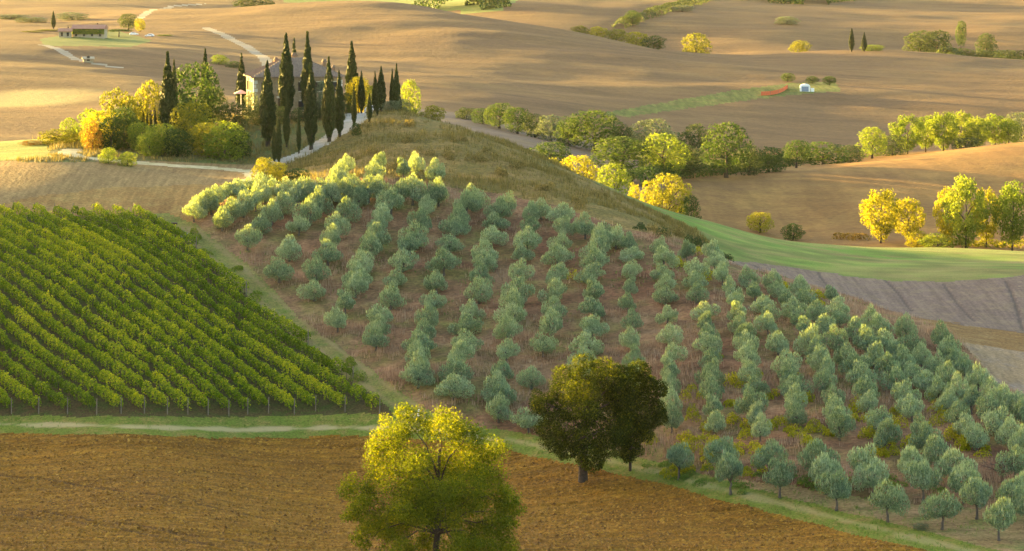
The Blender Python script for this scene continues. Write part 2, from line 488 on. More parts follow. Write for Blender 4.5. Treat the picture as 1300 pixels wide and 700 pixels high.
def classify(x, y, u, v):
    u = u + vnoise(x, y, 3.0) * 7 * np.clip(300 / y, 0, 1); v = v + vnoise(x + 31, y + 7, 3.0) * 4 * np.clip(300 / y, 0, 1)
    ve = np.interp(u, E_U, E_V); vw = np.interp(u, E_U, FIELD_VERGE)
    r = np.full(np.shape(x), ID['far_hills'])
    def put(mask, name):
        r[mask] = ID[name]
    top = np.interp(u, *zip(*OLIVE_TOP))
    put((y > 520) & (y < 860) & (u > 835 - (y - 520) * .05) & (v > 130), 'right_hill')
    put((y > 540) & (y < 840) & in_poly(u, v, [(500, 110), (575, 138), (640, 150), (800, 186), (850, 225), (800, 300), (500, 300)]), 'valley_field')
    put((y > 850) & (y < 1500) & in_poly(u, v, GREEN_STRIP), 'green_strip')
    put((y > 1000) & (y < 1500) & in_poly(u, v, LAWN), 'lawn')
    put((y > 1600) & in_poly(u, v, FAR_GREEN), 'far_meadow')
    gl = np.interp(u, *zip(*GREEN_LOW)); gy = np.interp(u, *zip(*GREY_LOW)); sl = np.interp(u, *zip(*STRIP_LOW))
    near = y < 525
    put(near & (u > 600), 'green_field')
    put(near & (u > 1030) & (y > 464), 'sunlit_yellow_meadow')
    right = near & (u > 880) & (v > gl)
    put(right, 'grey_ploughed_field')
    put(right & (v > gy), 'brown_field_strip')
    put(right & (v > sl), 'pale_field')
    put((y < 560) & (u <= 620), 'farm_hill')
    put((y > 395) & (y < 433) & (u < 345) & (v > 205) & (v < 275), 'fallow_field')
    bl = np.interp(u, [-900, 0, 60, 150, 330], [262, 260, 248, 238, 231])
    put((y < 433) & (u < 345) & (v > bl) & (v < 300), 'tilled_field')
    put((y > 430) & (y < 540) & (u < 62) & (v > 176) & (v < 208), 'sunlit_yellow_meadow')
    put((y < 478) & in_poly(u, v, RIDGE), 'grassy_ridge')
    put((y < 409) & (v > top), 'olive_grove_ground')
    put((y < 396) & in_poly(u, v, LANE), 'grass_lane')
    put((y < 393) & in_poly(u, v, VINE), 'vineyard_ground')
    put((y < 345) & (v > ve - vw), 'field_verge')
    hl = np.interp(u, [640, 760, 850, 1000, 1150, 1300, 1700], [600, 560, 598, 615, 640, 650, 700])
    put((y < 345) & (v > hl) & (u > 700) & (v < ve - vw), 'headland')
    put((y < 345) & (v > ve), 'ploughed_field')
    put((line_dist(x, y, DRIVE) < 1.75 + vnoise(x, y, 2) * .5), 'driveway')
    put((line_dist(x, y, TRACK) < 1.5 + vnoise(x, y, 2) * .8), 'dirt_track')
    put((line_dist(x, y, ROAD) < 2.1), 'far_road')
    put((line_dist(x, y, ROAD2) < 2.0), 'far_road')
    put((line_dist(x, y, ROAD3) < 1.8), 'far_road')
    return r

# marks: wheel tracks, lane, ruts and a painted sunlit band, one float per vertex
MARK = np.zeros_like(XX)
def mark_line(pts, w, ymin=215.0, amt=1.0):
    g = gline(pts, ymin)
    xs, ys_ = zip(*g)
    m = (XX > min(xs) - 3) & (XX < max(xs) + 3) & (YY > min(ys_) - 3) & (YY < max(ys_) + 3)
    if m.any():
        d = line_dist(XX[m], YY[m], g)
        MARK[m] = np.maximum(MARK[m], amt * smooth(w, w * .4, d))
        ZZ[m] -= .10 * smooth(w, w * .4, d)
for pts in ([(-20, 602), (60, 608), (160, 624), (260, 642), (330, 656), (440, 674)], [(-20, 652), (90, 662), (200, 681), (300, 697)],
            [(-20, 641), (40, 648), (120, 660), (230, 677), (330, 690)]):
    mark_line(pts, .42, amt=.8)
    mark_line([(a, b + 5) for a, b in pts], .3, amt=.35)
for pts in ([(1036, 340), (1042, 352), (1050, 362)], [(1122, 354), (1140, 372), (1158, 395)], [(1197, 360), (1215, 385), (1238, 408)],
            [(1277, 357), (1289, 385), (1299, 420)], [(958, 337), (968, 343), (980, 350)]):
    mark_line(pts, .30, 330, .7)
# pale dirt lane inside the verge, ruts in the grass lane
VE = np.interp(UU, E_U, E_V)
def mark_band(mask, centre, half, amt):
    d = np.abs(VV - centre)
    MARK[mask] = np.maximum(MARK[mask], (amt * smooth(half, half * .3, d + vnoise(XX, YY, 2.2) * half * 1.1))[mask])
mark_band((YY < 345) & (UU < 640), VE - 10.5, 3.2, .7)
mark_band((YY < 345) & (UU > 640), VE - 14, 5.0, .35)
for off in (0, 26):
    c = np.interp(UU, [225 + off, 262 + off, 345 + off, 440 + off, 520 + off], [292, 322, 396, 472, 528])
    mark_band((YY < 392) & (YY > 300) & (UU > 225) & (UU < 540), c, 5, .55)
MARK = np.maximum(MARK, np.where((YY > 560) & (YY < 1000) & (UU < 180), .55 * smooth(11, 1, np.abs(VV - (126 - UU * .05)) + vnoise(XX, YY, 40) * 14) * smooth(170, 60, UU), 0))  # sunlit band across the far left field, its light painted into the mark
# ploughed relief
_cl = classify(XX, YY, UU, VV)
pl = (_cl == ID['ploughed_field'])
ZZ += np.where(pl, vnoise(XX, YY, .55) * .13 + vnoise(XX + 9, YY * 1.7, 1.6) * .12 + vnoise(XX * .12 + YY * .02, YY, .9) * .17, 0)
gp = (_cl == ID['grey_ploughed_field']) | (_cl == ID['pale_field']) | (_cl == ID['brown_field_strip'])
ZZ += np.where(gp, vnoise(XX, YY, .8) * .06, 0)
og = (_cl == ID['olive_grove_ground']) | (_cl == ID['grassy_ridge'])
ZZ += np.where(og, vnoise(XX, YY, 1.4) * .22 + vnoise(XX, YY, 4.5) * .4, 0)

C = lambda r, g, b: (r, g, b)
SOILS = {
 'ploughed_field': soil('ploughed_soil', C(.195, .090, .008), C(.145, .064, .006), C(.235, .120, .013), .03, .5, 3.4, (8, .05, .9), .14, .22, mark=C(.05, .026, .012), speck=.7, voro=3.0, fine2=(5, .03, 1.1, .20)),
 'field_verge': soil('verge_turf', C(.10, .13, .018), C(.14, .16, .022), C(.20, .15, .04), .08, .5, 4, None, 0, .1, mark=C(.36, .27, .14)),
 'vineyard_ground': soil('vineyard_soil', C(.060, .055, .018), C(.085, .055, .022), C(.045, .065, .012), .06, .6, 4, None, 0, .1),
 'grass_lane': soil('lane_turf', C(.13, .14, .03), C(.20, .155, .05), C(.09, .13, .02), .08, .4, 4, (40, .2, 1.0), .15, .1, mark=C(.24, .16, .08)),
 'olive_grove_ground': soil('grove_earth', C(.155, .072, .038), C(.20, .115, .058), C(.115, .108, .028), .06, .16, 2.2, None, 0, .15, speck=.5, fine2=(0, .35, .35, .22)),
 'headland': soil('headland_earth', C(.25, .15, .075), C(.21, .145, .06), C(.12, .14, .035), .07, .3, 3, (15, .12, 1.0), .2, .1),
 'grassy_ridge': soil('ridge_grass', C(.17, .115, .035), C(.11, .095, .022), C(.24, .15, .05), .06, .3, 2.4, None, 0, .2),
 'farm_hill': soil('hill_grass', C(.10, .095, .03), C(.085, .105, .025), C(.15, .105, .045), .06, .35, 3, None, 0, .15),
 'driveway': soil('gravel_drive', C(.34, .30, .25), C(.30, .26, .21), C(.24, .22, .14), .2, .8, 6, None, 0, .03, speck=.25),
 'dirt_track': soil('dirt_track_earth', C(.42, .36, .22), C(.36, .30, .18), C(.22, .22, .08), .2, .8, 5, None, 0, .04, speck=.25),
 'far_road': soil('white_road', C(.28, .235, .17), C(.24, .20, .14), C(.20, .165, .095), .05, .2, 3, None, 0, .02, speck=.15),
 'fallow_field': soil('fallow_soil', C(.22, .145, .06), C(.18, .115, .048), C(.25, .17, .07), .05, .4, 3, (75, 1.4, .08), .18, .12, voro=2),
 'tilled_field': soil('tilled_soil', C(.24, .14, .045), C(.20, .11, .035), C(.27, .18, .06), .05, .4, 3, (80, 1.2, .08), .18, .12, voro=2),
 'sunlit_yellow_meadow': soil('sunlit_meadow_turf', C(.20, .21, .045), C(.16, .19, .04), C(.24, .22, .06), .05, .3, 3, (90, .1, .8), .2, .1),  # yellow-green turf, brightened so the strip's sunlight sits in its colour
 'green_field': soil('sown_green', C(.085, .165, .016), C(.165, .165, .04), C(.20, .155, .055), .035, .10, 4, (70, .05, .12), .20, .05, speck=.32, fine2=(50, .12, .12, .18)),
 'grey_ploughed_field': soil('grey_clay', C(.170, .116, .088), C(.135, .092, .072), C(.195, .138, .088), .04, .4, 2.8, (-14, 1.8, .07), .13, .12, mark=C(.06, .045, .04), speck=.35, voro=2),
 'brown_field_strip': soil('brown_clay', C(.19, .105, .035), C(.16, .09, .03), C(.23, .14, .055), .05, .4, 3, (70, .1, 1), .15, .1),
 'pale_field': soil('pale_clay', C(.27, .18, .10), C(.24, .155, .08), C(.22, .16, .12), .05, .3, 3, (60, .9, .1), .15, .12, voro=2),
 'right_hill': soil('ochre_hill', C(.20, .105, .028), C(.155, .083, .028), C(.235, .135, .038), .012, .05, .8, (80, .012, .12), .09, .5, speck=.25, fine2=(-20, .25, .02, .10)),
 'valley_field': soil('lilac_clay', C(.165, .115, .078), C(.14, .10, .07), C(.175, .12, .06), .012, .05, .8, (60, .02, .2), .12, .4, speck=.18),
 'far_hills': soil('clay_hills', C(.145, .085, .036), C(.110, .064, .030), C(.170, .102, .040), .005, .016, .5, (78, .006, .05), .10, .8, mark=C(.42, .34, .13), speck=.22, fine2=(24, .02, .10, .09)),  # mark colour paints the sunlit band on the left
 'green_strip': soil('strip_vines', C(.10, .12, .022), C(.12, .13, .025), C(.16, .135, .04), .03, .2, 1.2, (80, .5, .05), .25, .5),
 'lawn': soil('lawn_turf', C(.115, .14, .032), C(.135, .15, .035), C(.10, .115, .03), .02, .1, 1, None, 0, .1, speck=.15),
 'far_meadow': soil('far_meadow_turf', C(.14, .17, .035), C(.10, .14, .03), C(.18, .18, .05), .01, .04, .5, None, 0, .3, speck=.3),
}
_fi = np.arange((NT - 1) * (NY - 1)).reshape(NT - 1, NY - 1)
_i, _j = np.meshgrid(np.arange(NT - 1), np.arange(NY - 1), indexing='ij')
_q = np.stack([_i * NY + _j, (_i + 1) * NY + _j, (_i + 1) * NY + _j + 1, _i * NY + _j + 1], -1).reshape(-1, 4)
_xc = (XX[:-1, :-1] + XX[1:, 1:]) / 2; _yc = (YY[:-1, :-1] + YY[1:, 1:]) / 2; _zc2 = (ZZ[:-1, :-1] + ZZ[1:, 1:]) / 2
_uc, _vc = to_pix(_xc, _yc, _zc2)
FACE_ID = classify(_xc, _yc, _uc, _vc)
_allv = np.stack([XX, YY, ZZ], -1).reshape(-1, 3)
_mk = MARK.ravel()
for name in NAMES:
    sel = FACE_ID.ravel() == ID[name]
    if not sel.any():
        continue
    f = _q[sel]
    used, inv = np.unique(f, return_inverse=True)
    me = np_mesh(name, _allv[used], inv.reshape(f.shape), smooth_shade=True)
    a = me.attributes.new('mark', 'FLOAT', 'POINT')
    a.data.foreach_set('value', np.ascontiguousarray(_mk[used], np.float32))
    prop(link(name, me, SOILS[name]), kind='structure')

def region_at(x, y):
    x = np.asarray(x, float); y = np.asarray(y, float)
    i = np.clip(np.searchsorted(tg, x / y) - 1, 0, NT - 2); j = np.clip(np.searchsorted(yg, y) - 1, 0, NY - 2)
    return FACE_ID[i, j]
# ------------------------------------------------------------------ foliage meshes
def unit(a):
    return a / np.maximum(np.linalg.norm(a, axis=-1, keepdims=True), 1e-9)

def rand_dir(n, rng):
    return unit(rng.normal(size=(n, 3)))

def leaf_quads(P, N, size, rng, aspect=0.62, up=0.0, fold=0.25):
    """one pointed leaf spray (a bent quad) per point"""
    n = len(P)
    N = unit(N)
    t = rng.normal(size=(n, 3)); t[:, 2] += up * 3
    t = unit(t - N * (t * N).sum(-1, keepdims=True))
    b = np.cross(N, t)
    s = (size if np.ndim(size) else np.full(n, size)) * rng.uniform(.65, 1.35, n)
    h = (s * .5)[:, None]; w = (s * .5 * aspect)[:, None]
    bend = N * (s * fold)[:, None] * .5
    V = np.stack([P - t * h, P + b * w + bend, P + t * h, P - b * w + bend], 1).reshape(-1, 3)
    F = np.arange(4 * n).reshape(n, 4)
    return V, F

def blob_points(blobs, n, rng, lo=.72, hi=1.08, keep=.74):
    """points on the outer shell of a heap of ellipsoids: (centre, radii)"""
    Cn = np.array([b[0] for b in blobs], float); Rd = np.array([b[1] for b in blobs], float)
    w = (Rd.prod(1)) ** (2 / 3); w /= w.sum()
    k = rng.choice(len(blobs), int(n * 2.2), p=w)
    d = rand_dir(len(k), rng)
    P = Cn[k] + d * Rd[k] * rng.uniform(lo, hi, (len(k), 1))
    inside = np.zeros(len(P), bool)
    for i in range(len(blobs)):
        q = np.linalg.norm((P - Cn[i]) / Rd[i], axis=1)
        inside |= (q < keep) & (k != i)
    P, d, k = P[~inside][:n], d[~inside][:n], k[~inside][:n]
    return P, d, k

def crown_mesh(name, blobs, n, size, rng, up=0.0, aspect=.62, lo=.72, hi=1.08, keep=.74, spread=.8, fold=.25):
    P, d, k = blob_points(blobs, n, rng, lo, hi, keep)
    N = d + rng.normal(size=d.shape) * spread
    V, F = leaf_quads(P, N, size, rng, aspect, up, fold)
    bt = rng.uniform(-.16, .16, len(blobs))
    tint = np.clip(rng.normal(.5, .16, len(P)) + bt[k], 0, 1)
    return np_mesh(name, V, F, tint)

def round_blobs(rng, n=16, z0=.22, z1=1.0, r=.5, br=(.14, .24), flat=1.0):
    out = []
    for i in range(n):
        z = lerp(z0, z1, (i + .5) / n)
        f = (z - z0) / (z1 - z0)
        prof = math.sqrt(max(0.02, 1 - (2 * f - .86) ** 2 / 1.32)) * r
        a = i * 2.4 + rng.uniform(-.5, .5)
        rr = rng.uniform(*br)
        q = max(prof - rr * .75, 0) * rng.uniform(.75, 1.05)
        out.append(((q * math.cos(a), q * math.sin(a), min(z, z1 - rr * .7)), (rr, rr, rr * rng.uniform(.75, 1.0) * flat)))
    for i in range(4):
        out.append(((rng.uniform(-.1, .1), rng.uniform(-.1, .1), lerp(z0 + .15, z1 - .25, i / 3)), (r * .5, r * .5, .18)))
    return out

def trunk_mesh(name, h, r0, r1, rng, limbs=(), bend=.04, seg=7):
    m = MB()
    path = [(0, 0, -.06 * h)]; rad = [r0 * 1.5]
    for i in range(1, 6):
        f = i / 5
        path.append((rng.uniform(-bend, bend) * h * f, rng.uniform(-bend, bend) * h * f, h * f)); rad.append(lerp(r0, r1, f))
    m.tube(path, rad, seg)
    for (f, tip, r) in limbs:
        j = min(int(f * 5), 4)
        p0 = Vector(path[j]).lerp(Vector(path[j + 1]), f * 5 - j)
        tip = Vector(tip); mid = p0.lerp(tip, .5) + Vector((0, 0, (tip - p0).length * .08))
        m.tube([p0, mid, tip], [r, r * .7, r * .3], 5)
    return m.mesh(name, True)

PROTO = {}
def proto(kind, crown, trunk):
    PROTO.setdefault(kind, []).append((crown, trunk))

rg = np.random.default_rng(3)
for i in range(6):   # broad trees, height 1, width 1
    bl = round_blobs(rg, 20, .20, 1.0, .5)
    limbs = [(.55 + .08 * k, (.27 * math.cos(2.1 * k + i), .27 * math.sin(2.1 * k + i), .48 + .1 * k), .016) for k in range(4)]
    proto('broad', crown_mesh('crown', bl, 3400, .046, rg, spread=.7), trunk_mesh('trunk', .62, .035, .012, rg, limbs))
for i in range(6):   # bushes down to the ground
    bl = round_blobs(rg, 16, .04, 1.0, .5, (.16, .27))
    proto('bush', crown_mesh('crown', bl, 2600, .056, rg, up=.25, spread=.75), trunk_mesh('trunk', .45, .03, .015, rg, [(.4, (.2, .1, .5), .014), (.5, (-.2, .06, .55), .014)]))
for i in range(4):   # poplars: tall, gappy, light
    bl = []
    for k in range(24):
        z = .2 + .78 * (k + .5) / 24
        pr = .46 * math.sin(min(1, (z - .08) / .62) * math.pi / 2) * (1 if z < .7 else (1.04 - z) / .34 * .8 + .25)
        a = k * 2.4 + rg.uniform(-.4, .4); rr = rg.uniform(.09, .16); q = max(pr - rr * .6, 0)
        bl.append(((q * math.cos(a), q * math.sin(a), z), (rr, rr, rr * 1.15)))
    limbs = [(.3 + .1 * k, (.25 * math.cos(2.4 * k), .25 * math.sin(2.4 * k), .42 + .1 * k), .012) for k in range(5)]
    proto('poplar', crown_mesh('crown', bl, 3900, .046, rg, spread=.9, lo=.4), trunk_mesh('trunk', .86, .018, .004, rg, limbs, .02))
for i in range(6):   # cypresses, height 1, width about 1 (scaled thin)
    bl = []
    full = rg.uniform(.85, 1.1); sharp = rg.uniform(.75, 1.25)
    for k in range(30):
        f = (k + .5) / 30
        pr = .5 * (math.sin(math.pi * min(1, f / .36) / 2) ** .7) * (1 if f < .36 else max(.06, 1 - ((f - .36) / .64) ** (1.55 * sharp)) ** .9) * full
        z = .05 + .95 * f
        for q in range(2):
            a = k * 2.4 + q * 3.1 + rg.uniform(-.5, .5); rr = max(pr * .62, .06)
            bl.append(((max(pr - rr, 0) * math.cos(a), max(pr - rr, 0) * math.sin(a), min(z, .97)), (rr, rr, .07)))
    P, d, kk = blob_points(bl, 3000, rg, .8, 1.08, .7)
    N = d * np.array([1, 1, .3]) + rg.normal(size=d.shape) * .5
    V, F = leaf_quads(P, N, .05, rg, .7, .9, .1)
    t_ = V.reshape(-1, 4, 3); cc = t_.mean(1, keepdims=True)
    t_ = cc + (t_ - cc) * np.array([2.6, 2.6, 1.0])        # sprays keep their shape once the tree is scaled thin
    me = np_mesh('crown', t_.reshape(-1, 3), F, np.clip(rg.normal(.5, .18, len(F)), 0, 1))
    proto('cypress', me, trunk_mesh('trunk', .5, .11, .05, rg, (), .01))
for i in range(20):   # olives, height 1, width 1: several upright lobes on a short forked trunk
    bl = []
    nl = int(rg.integers(6, 12))
    for k in range(nl):
        a = k * 2.4 + rg.uniform(-.5, .5); q = .32 * math.sqrt((k + .4) / nl) * rg.uniform(.7, 1.2)
        z = (rg.uniform(.29, .62) if i < 14 else rg.uniform(.46, .72)) - q * .15
        rr = rg.uniform(.11, .24)
        bl.append(((q * math.cos(a), q * math.sin(a), z), (rr, rr, rr * rg.uniform(.8, 1.35))))
    bl.append(((0, 0, .62), (.2, .2, .24)))
    bl.append(((rg.uniform(-.15, .15), rg.uniform(-.15, .15), .80), (.14, .14, .17)))
    P, d, k = blob_points(bl, 2900, rg, .62, 1.10, .68)
    N = d + rg.normal(size=d.shape) * .8
    V1, F1 = leaf_quads(P, N, .047, rg, .5, .6, .2)
    # upright shoots that roughen the outline
    S, ds, ks = blob_points(bl, 520, rg, .98, 1.16, .95)
    S = S[ds[:, 2] > -.35]; ds = ds[ds[:, 2] > -.35]
    V2, F2 = leaf_quads(S + [0, 0, .02], rand_dir(len(S), rg) * np.array([1, 1, .15]), .105, rg, .2, 1.6, .1)
    V = np.r_[V1, V2]; F = np.r_[F1, F2 + len(V1)]
    bt = rg.uniform(-.12, .12, len(bl))
    tint = np.r_[np.clip(rg.normal(.46, .15, len(F1)) + bt[k], 0, 1), np.clip(rg.normal(.68, .12, len(F2)), 0, 1)]
    lb = [(.7, (.2 * math.cos(2.1 * q + i), .2 * math.sin(2.1 * q + i), .52), .016) for q in range(4)]
    proto('olive' if i < 14 else 'open_olive', np_mesh('crown', V, F, tint), trunk_mesh('trunk', .42, .036, .022, rg, lb, .10))
for i in range(1):   # umbrella pine
    bl = [((.34 * math.sqrt((k + .5) / 16) * 1.35 * math.cos(2.4 * k), .34 * math.sqrt((k + .5) / 16) * 1.35 * math.sin(2.4 * k), .80 - .1 * (k / 16)), (.15, .15, .11)) for k in range(16)]
    proto('pine', crown_mesh('crown', bl, 2600, .045, rg), trunk_mesh('trunk', .78, .03, .02, rg, [(.8, (.25, .05, .76), .014), (.8, (-.22, .1, .76), .014)]))

LEAF = {
 'olive': leaf('olive_leaves', C(.068, .118, .088), C(.162, .252, .188), C(.34, .44, .34), .40, (1.0, .80, .12)),
 'vine': leaf('vine_leaves', C(.055, .098, .004), C(.155, .230, .007), C(.40, .39, .014), .40, (1, .9, .25)),
 'dark': leaf('dark_oak_leaves', C(.012, .021, .003), C(.030, .047, .005), C(.14, .16, .009), .50, (1.0, .84, .12), .0),
 'yellow_tree': leaf('yellowing_leaves', C(.036, .060, .004), C(.105, .142, .006), C(.25, .26, .010), .48, (1.0, .84, .12), .0),
 'cypress': leaf('cypress_sprays', C(.016, .027, .008), C(.032, .045, .012), C(.062, .070, .018), .15, (1, .9, .4)),
 'green': leaf('green_leaves', C(.020, .042, .010), C(.040, .068, .014), C(.080, .11, .022), .35),
 'deep': leaf('deep_green_leaves', C(.026, .042, .014), C(.048, .068, .022), C(.085, .10, .032), .30),
 'lime': leaf('lime_leaves', C(.07, .11, .014), C(.13, .17, .022), C(.23, .25, .034), .45),
 'gold': leaf('gold_leaves', C(.11, .115, .010), C(.215, .205, .013), C(.36, .31, .022), .45),
 'amber': leaf('amber_leaves', C(.075, .082, .011), C(.14, .145, .015), C(.24, .22, .022), .40),
 'rust': leaf('rust_leaves', C(.10, .055, .012), C(.18, .105, .018), C(.26, .17, .028), .40),
 'sage': leaf('sage_leaves', C(.06, .08, .045), C(.11, .135, .08), C(.18, .20, .125), .3),
 'weed': leaf('yellow_weed_leaves', C(.16, .17, .008), C(.30, .28, .012), C(.45, .38, .02), .40),
 'straw': leaf('straw_blades', C(.16, .10, .07), C(.29, .20, .14), C(.42, .33, .24), .3, (1, .9, .7)),
 'turf': leaf('turf_blades', C(.05, .09, .016), C(.085, .15, .025), C(.17, .21, .045), .35),
 'heath': leaf('heath_blades', C(.075, .065, .022), C(.14, .115, .04), C(.24, .18, .07), .3),
}
LEAF['clod'] = leaf('clod_earth', C(.075, .032, .004), C(.18, .082, .007), C(.31, .165, .022), 0.0, var=0.0)
BARK = plain('bark', C(.075, .055, .04), C(.035, .026, .02), 6, .9, .05)
GREYBARK = plain('grey_bark', C(.12, .10, .085), C(.06, .05, .042), 6, .9, .05)

def plant(kind, mat, loc, width, height, label, name, cat='tree', group=None, var=None, rz=None, bark=None):
    """one tree or shrub: an Empty at its foot, its trunk and its crown"""
    k = PROTO[kind]
    i = int(RNG.integers(len(k))) if var is None else var % len(k)
    cm, tm = k[i]
    e = empty(name, loc, RNG.uniform(0, 6.28) if rz is None else rz, (width, width, height))
    for part, me, m in (('trunk', tm, bark or BARK), ('crown', cm, LEAF[mat])):
        o = bpy.data.objects.new(part, me); COL.objects.link(o); o.parent = e
        if not me.materials: me.materials.append(m)
        o.material_slots[0].link = 'OBJECT'; o.material_slots[0].material = m
    prop(e, label, cat, group)
    return e

def plant_px(kind, mat, u, vt, vb, w, label, name='tree', cat='tree', group=None, y=None, var=None, sink=0.0):
    """a plant whose foot is seen at (u, vb), its top at row vt and w pixels wide; y gives the distance where the foot is hidden"""
    if y is None:
        g = ground(u, vb)
    else:
        t, s = pix_dir(u, vb); g = np.array([t * y, y, float(zat(t * y, y))])
    t, s = pix_dir(u, vt)
    top = CAM_Z + s * g[1]
    h = max(top - g[2], .6) + sink
    return plant(kind, mat, (g[0], g[1], g[2] - sink - .05), w / FPX * g[1] * 1.02, h, label, name, cat, group, var)

NUM = ['first', 'second', 'third', 'fourth', 'fifth', 'sixth', 'seventh', 'eighth', 'ninth', 'tenth', 'eleventh', 'twelfth', 'thirteenth',
       'fourteenth', 'fifteenth', 'sixteenth', 'seventeenth', 'eighteenth', 'nineteenth', 'twentieth', 'twenty first', 'twenty second',
       'twenty third', 'twenty fourth', 'twenty fifth', 'twenty sixth', 'twenty seventh', 'twenty eighth', 'twenty ninth', 'thirtieth',
       'thirty first', 'thirty second', 'thirty third', 'thirty fourth', 'thirty fifth', 'thirty sixth', 'thirty seventh', 'thirty eighth', 'thirty ninth', 'fortieth']
# ------------------------------------------------------------------ olive grove: rows of crown centres as they stand on the slope
ROWS = [
 [(246,266),(252,262),(260,257),(268,252),(279,247),(291,243),(303,239),(318,236),(333,234)],
 [(284,277),(297,266),(311,256),(323,250),(337,245),(352,241),(368,239),(384,237)],
 [(313,298),(331,282),(347,265),(360,255),(377,245),(394,241),(410,238),(424,235)],
 [(356,340),(366,312),(380,284),(394,265),(406,253),(419,244),(436,238),(450,236)],
 [(397,366),(402,340),(415,318),(420,301),(428,284),(441,265),(456,247),(470,238),(482,234)],
 [(428,402),(440,382),(451,360),(459,332),(469,310),(480,283),(485,271),(497,254),(510,241),(522,237)],
 [(478,428),(487,398),(498,374),(503,352),(513,328),(521,310),(526,295),(534,277),(541,260),(548,246),(556,241)],
 [(533,475),(530,446),(537,417),(551,381),(554,356),(564,330),(571,307),(577,287),(585,274),(592,257),(600,249)],
 [(574,488),(577,466),(591,430),(597,392),(607,366),(610,347),(616,317),(624,298),(627,279),(634,264),(642,255)],
 [(631,514),(632,486),(638,467),(643,442),(645,416),(652,395),(655,366),(660,344),(662,320),(670,303),(672,286),(677,270),(686,264)],
 [(673,532),(676,478),(691,436),(699,408),(703,390),(704,366),(704,346),(709,322),(712,305),(718,286),(713,270)],
 [(742,476),(743,455),(745,434),(750,413),(752,390),(755,366),(752,346),(755,327),(760,298),(744,283),(768,292)],
 [(806,476),(806,454),(804,430),(802,404),(799,383),(799,363),(800,342),(802,322),(800,307),(783,298)],
 [(853,528),(853,506),(853,484),(852,449),(850,424),(847,398),(845,373),(843,345),(843,324),(839,309)],
 [(906,534),(906,514),(903,491),(902,471),(900,434),(897,424),(892,394),(886,370),(881,340),(872,316)],
 [(964,540),(954,509),(957,489),(951,469),(949,449),(943,422),(935,396),(928,363),(917,345),(907,329),(903,318)],
 [(1011,523),(1006,489),(999,458),(989,434),(976,411),(969,384),(957,367),(947,349)],
 [(1066,535),(1064,517),(1058,502),(1045,482),(1048,465),(1034,441),(1021,415),(1007,388),(990,367),(981,353)],
 [(1124,551),(1115,530),(1103,507),(1093,475),(1075,449),(1061,428),(1046,411),(1034,396),(1022,378),(1017,362)],
 [(1176,556),(1169,539),(1157,516),(1150,497),(1137,479),(1126,462),(1110,448),(1100,430),(1086,416),(1066,403),(1056,372)],
 [(1238,553),(1228,539),(1213,524),(1203,508),(1190,493),(1176,482),(1162,472),(1149,453),(1138,443),(1127,433),(1116,413),(1106,404)],
 [(1296,560),(1281,546),(1267,531),(1254,516),(1234,503),(1213,490),(1203,474),(1190,461),(1172,449),(1158,432),(1151,413)],
 [(1312,530),(1291,510),(1275,502),(1258,492),(1241,480),(1223,463),(1211,452),(1200,443),(1196,424)],
]
FRONT = [  # the small trees next to the ploughed field: crown centres, nearest last
 [(862,582)], [(918,574),(927,597)], [(976,580),(990,604)], [(1038,580),(1048,598),(1062,619)], [(1096,586),(1108,603),(1127,632)],
 [(1158,588),(1172,607),(1196,643)], [(1190,575),(1212,590),(1224,607),(1240,628),(1268,655)], [(1288,586),(1283,628),(1302,640),(1312,612)],
]
n_olive = 0
def olive(u, v, w_m, h_m, label, group, kind='olive'):
    """place by the crown's centre: the foot lies about half a tree lower"""
    g = ground(u, v)
    for _ in range(3):
        g = ground(u, v + .56 * h_m * FPX / g[1] * .985)
    plant(kind, 'olive', (g[0], g[1], g[2] - .05), w_m, h_m, label, 'olive_tree', 'olive tree', group, bark=GREYBARK)
for r, pts in enumerate(ROWS):
    full = [pts[0]]                          # close the wider gaps of the dense rows
    for (u0, v0), (u1, v1) in zip(pts[:-1], pts[1:]):
        if 4 <= r and math.hypot(u1 - u0, v1 - v0) > (28 if r < 12 else 26.5) and v1 > 270 and not (r == 10 and v0 > 430):
            full.append(((u0 + u1) / 2, (v0 + v1) / 2))
        full.append((u1, v1))
    pts = full
    for k, (u, v) in enumerate(pts):
        top = v < 262 + max(0, u - 640) * .16
        w = RNG.uniform(3.0, 4.4); h = RNG.uniform(2.5, 3.6)
        if r >= 12: w *= .84
        if 11 < r < 20 and v < 425: h *= .84
        if 1 <= r < 8 and v < 268: h *= 1.18
        olive(u + RNG.uniform(-2, 2), v + RNG.uniform(-1.5, 1.5), w, h,
              f'olive tree, {NUM[k]} from the foot of the {NUM[r]} slope row from the left', 'olive trees in rows on the slope')
        n_olive += 1
for r, pts in enumerate(FRONT):
    for k, (u, v) in enumerate(pts):
        lone = len(pts) == 1
        olive(u, v, RNG.uniform(3.3, 3.9), RNG.uniform(3.6, 4.1),
              'lone small olive tree on the headland, just right of the dark round tree' if lone else
              f'olive tree, {NUM[len(pts)-1-k]} from the ploughed field in the {NUM[r]} headland row from the left', 'olive trees on the headland', 'open_olive')
        n_olive += 1
open('/tmp/nol.txt', 'w').write(str(n_olive)) if False else None

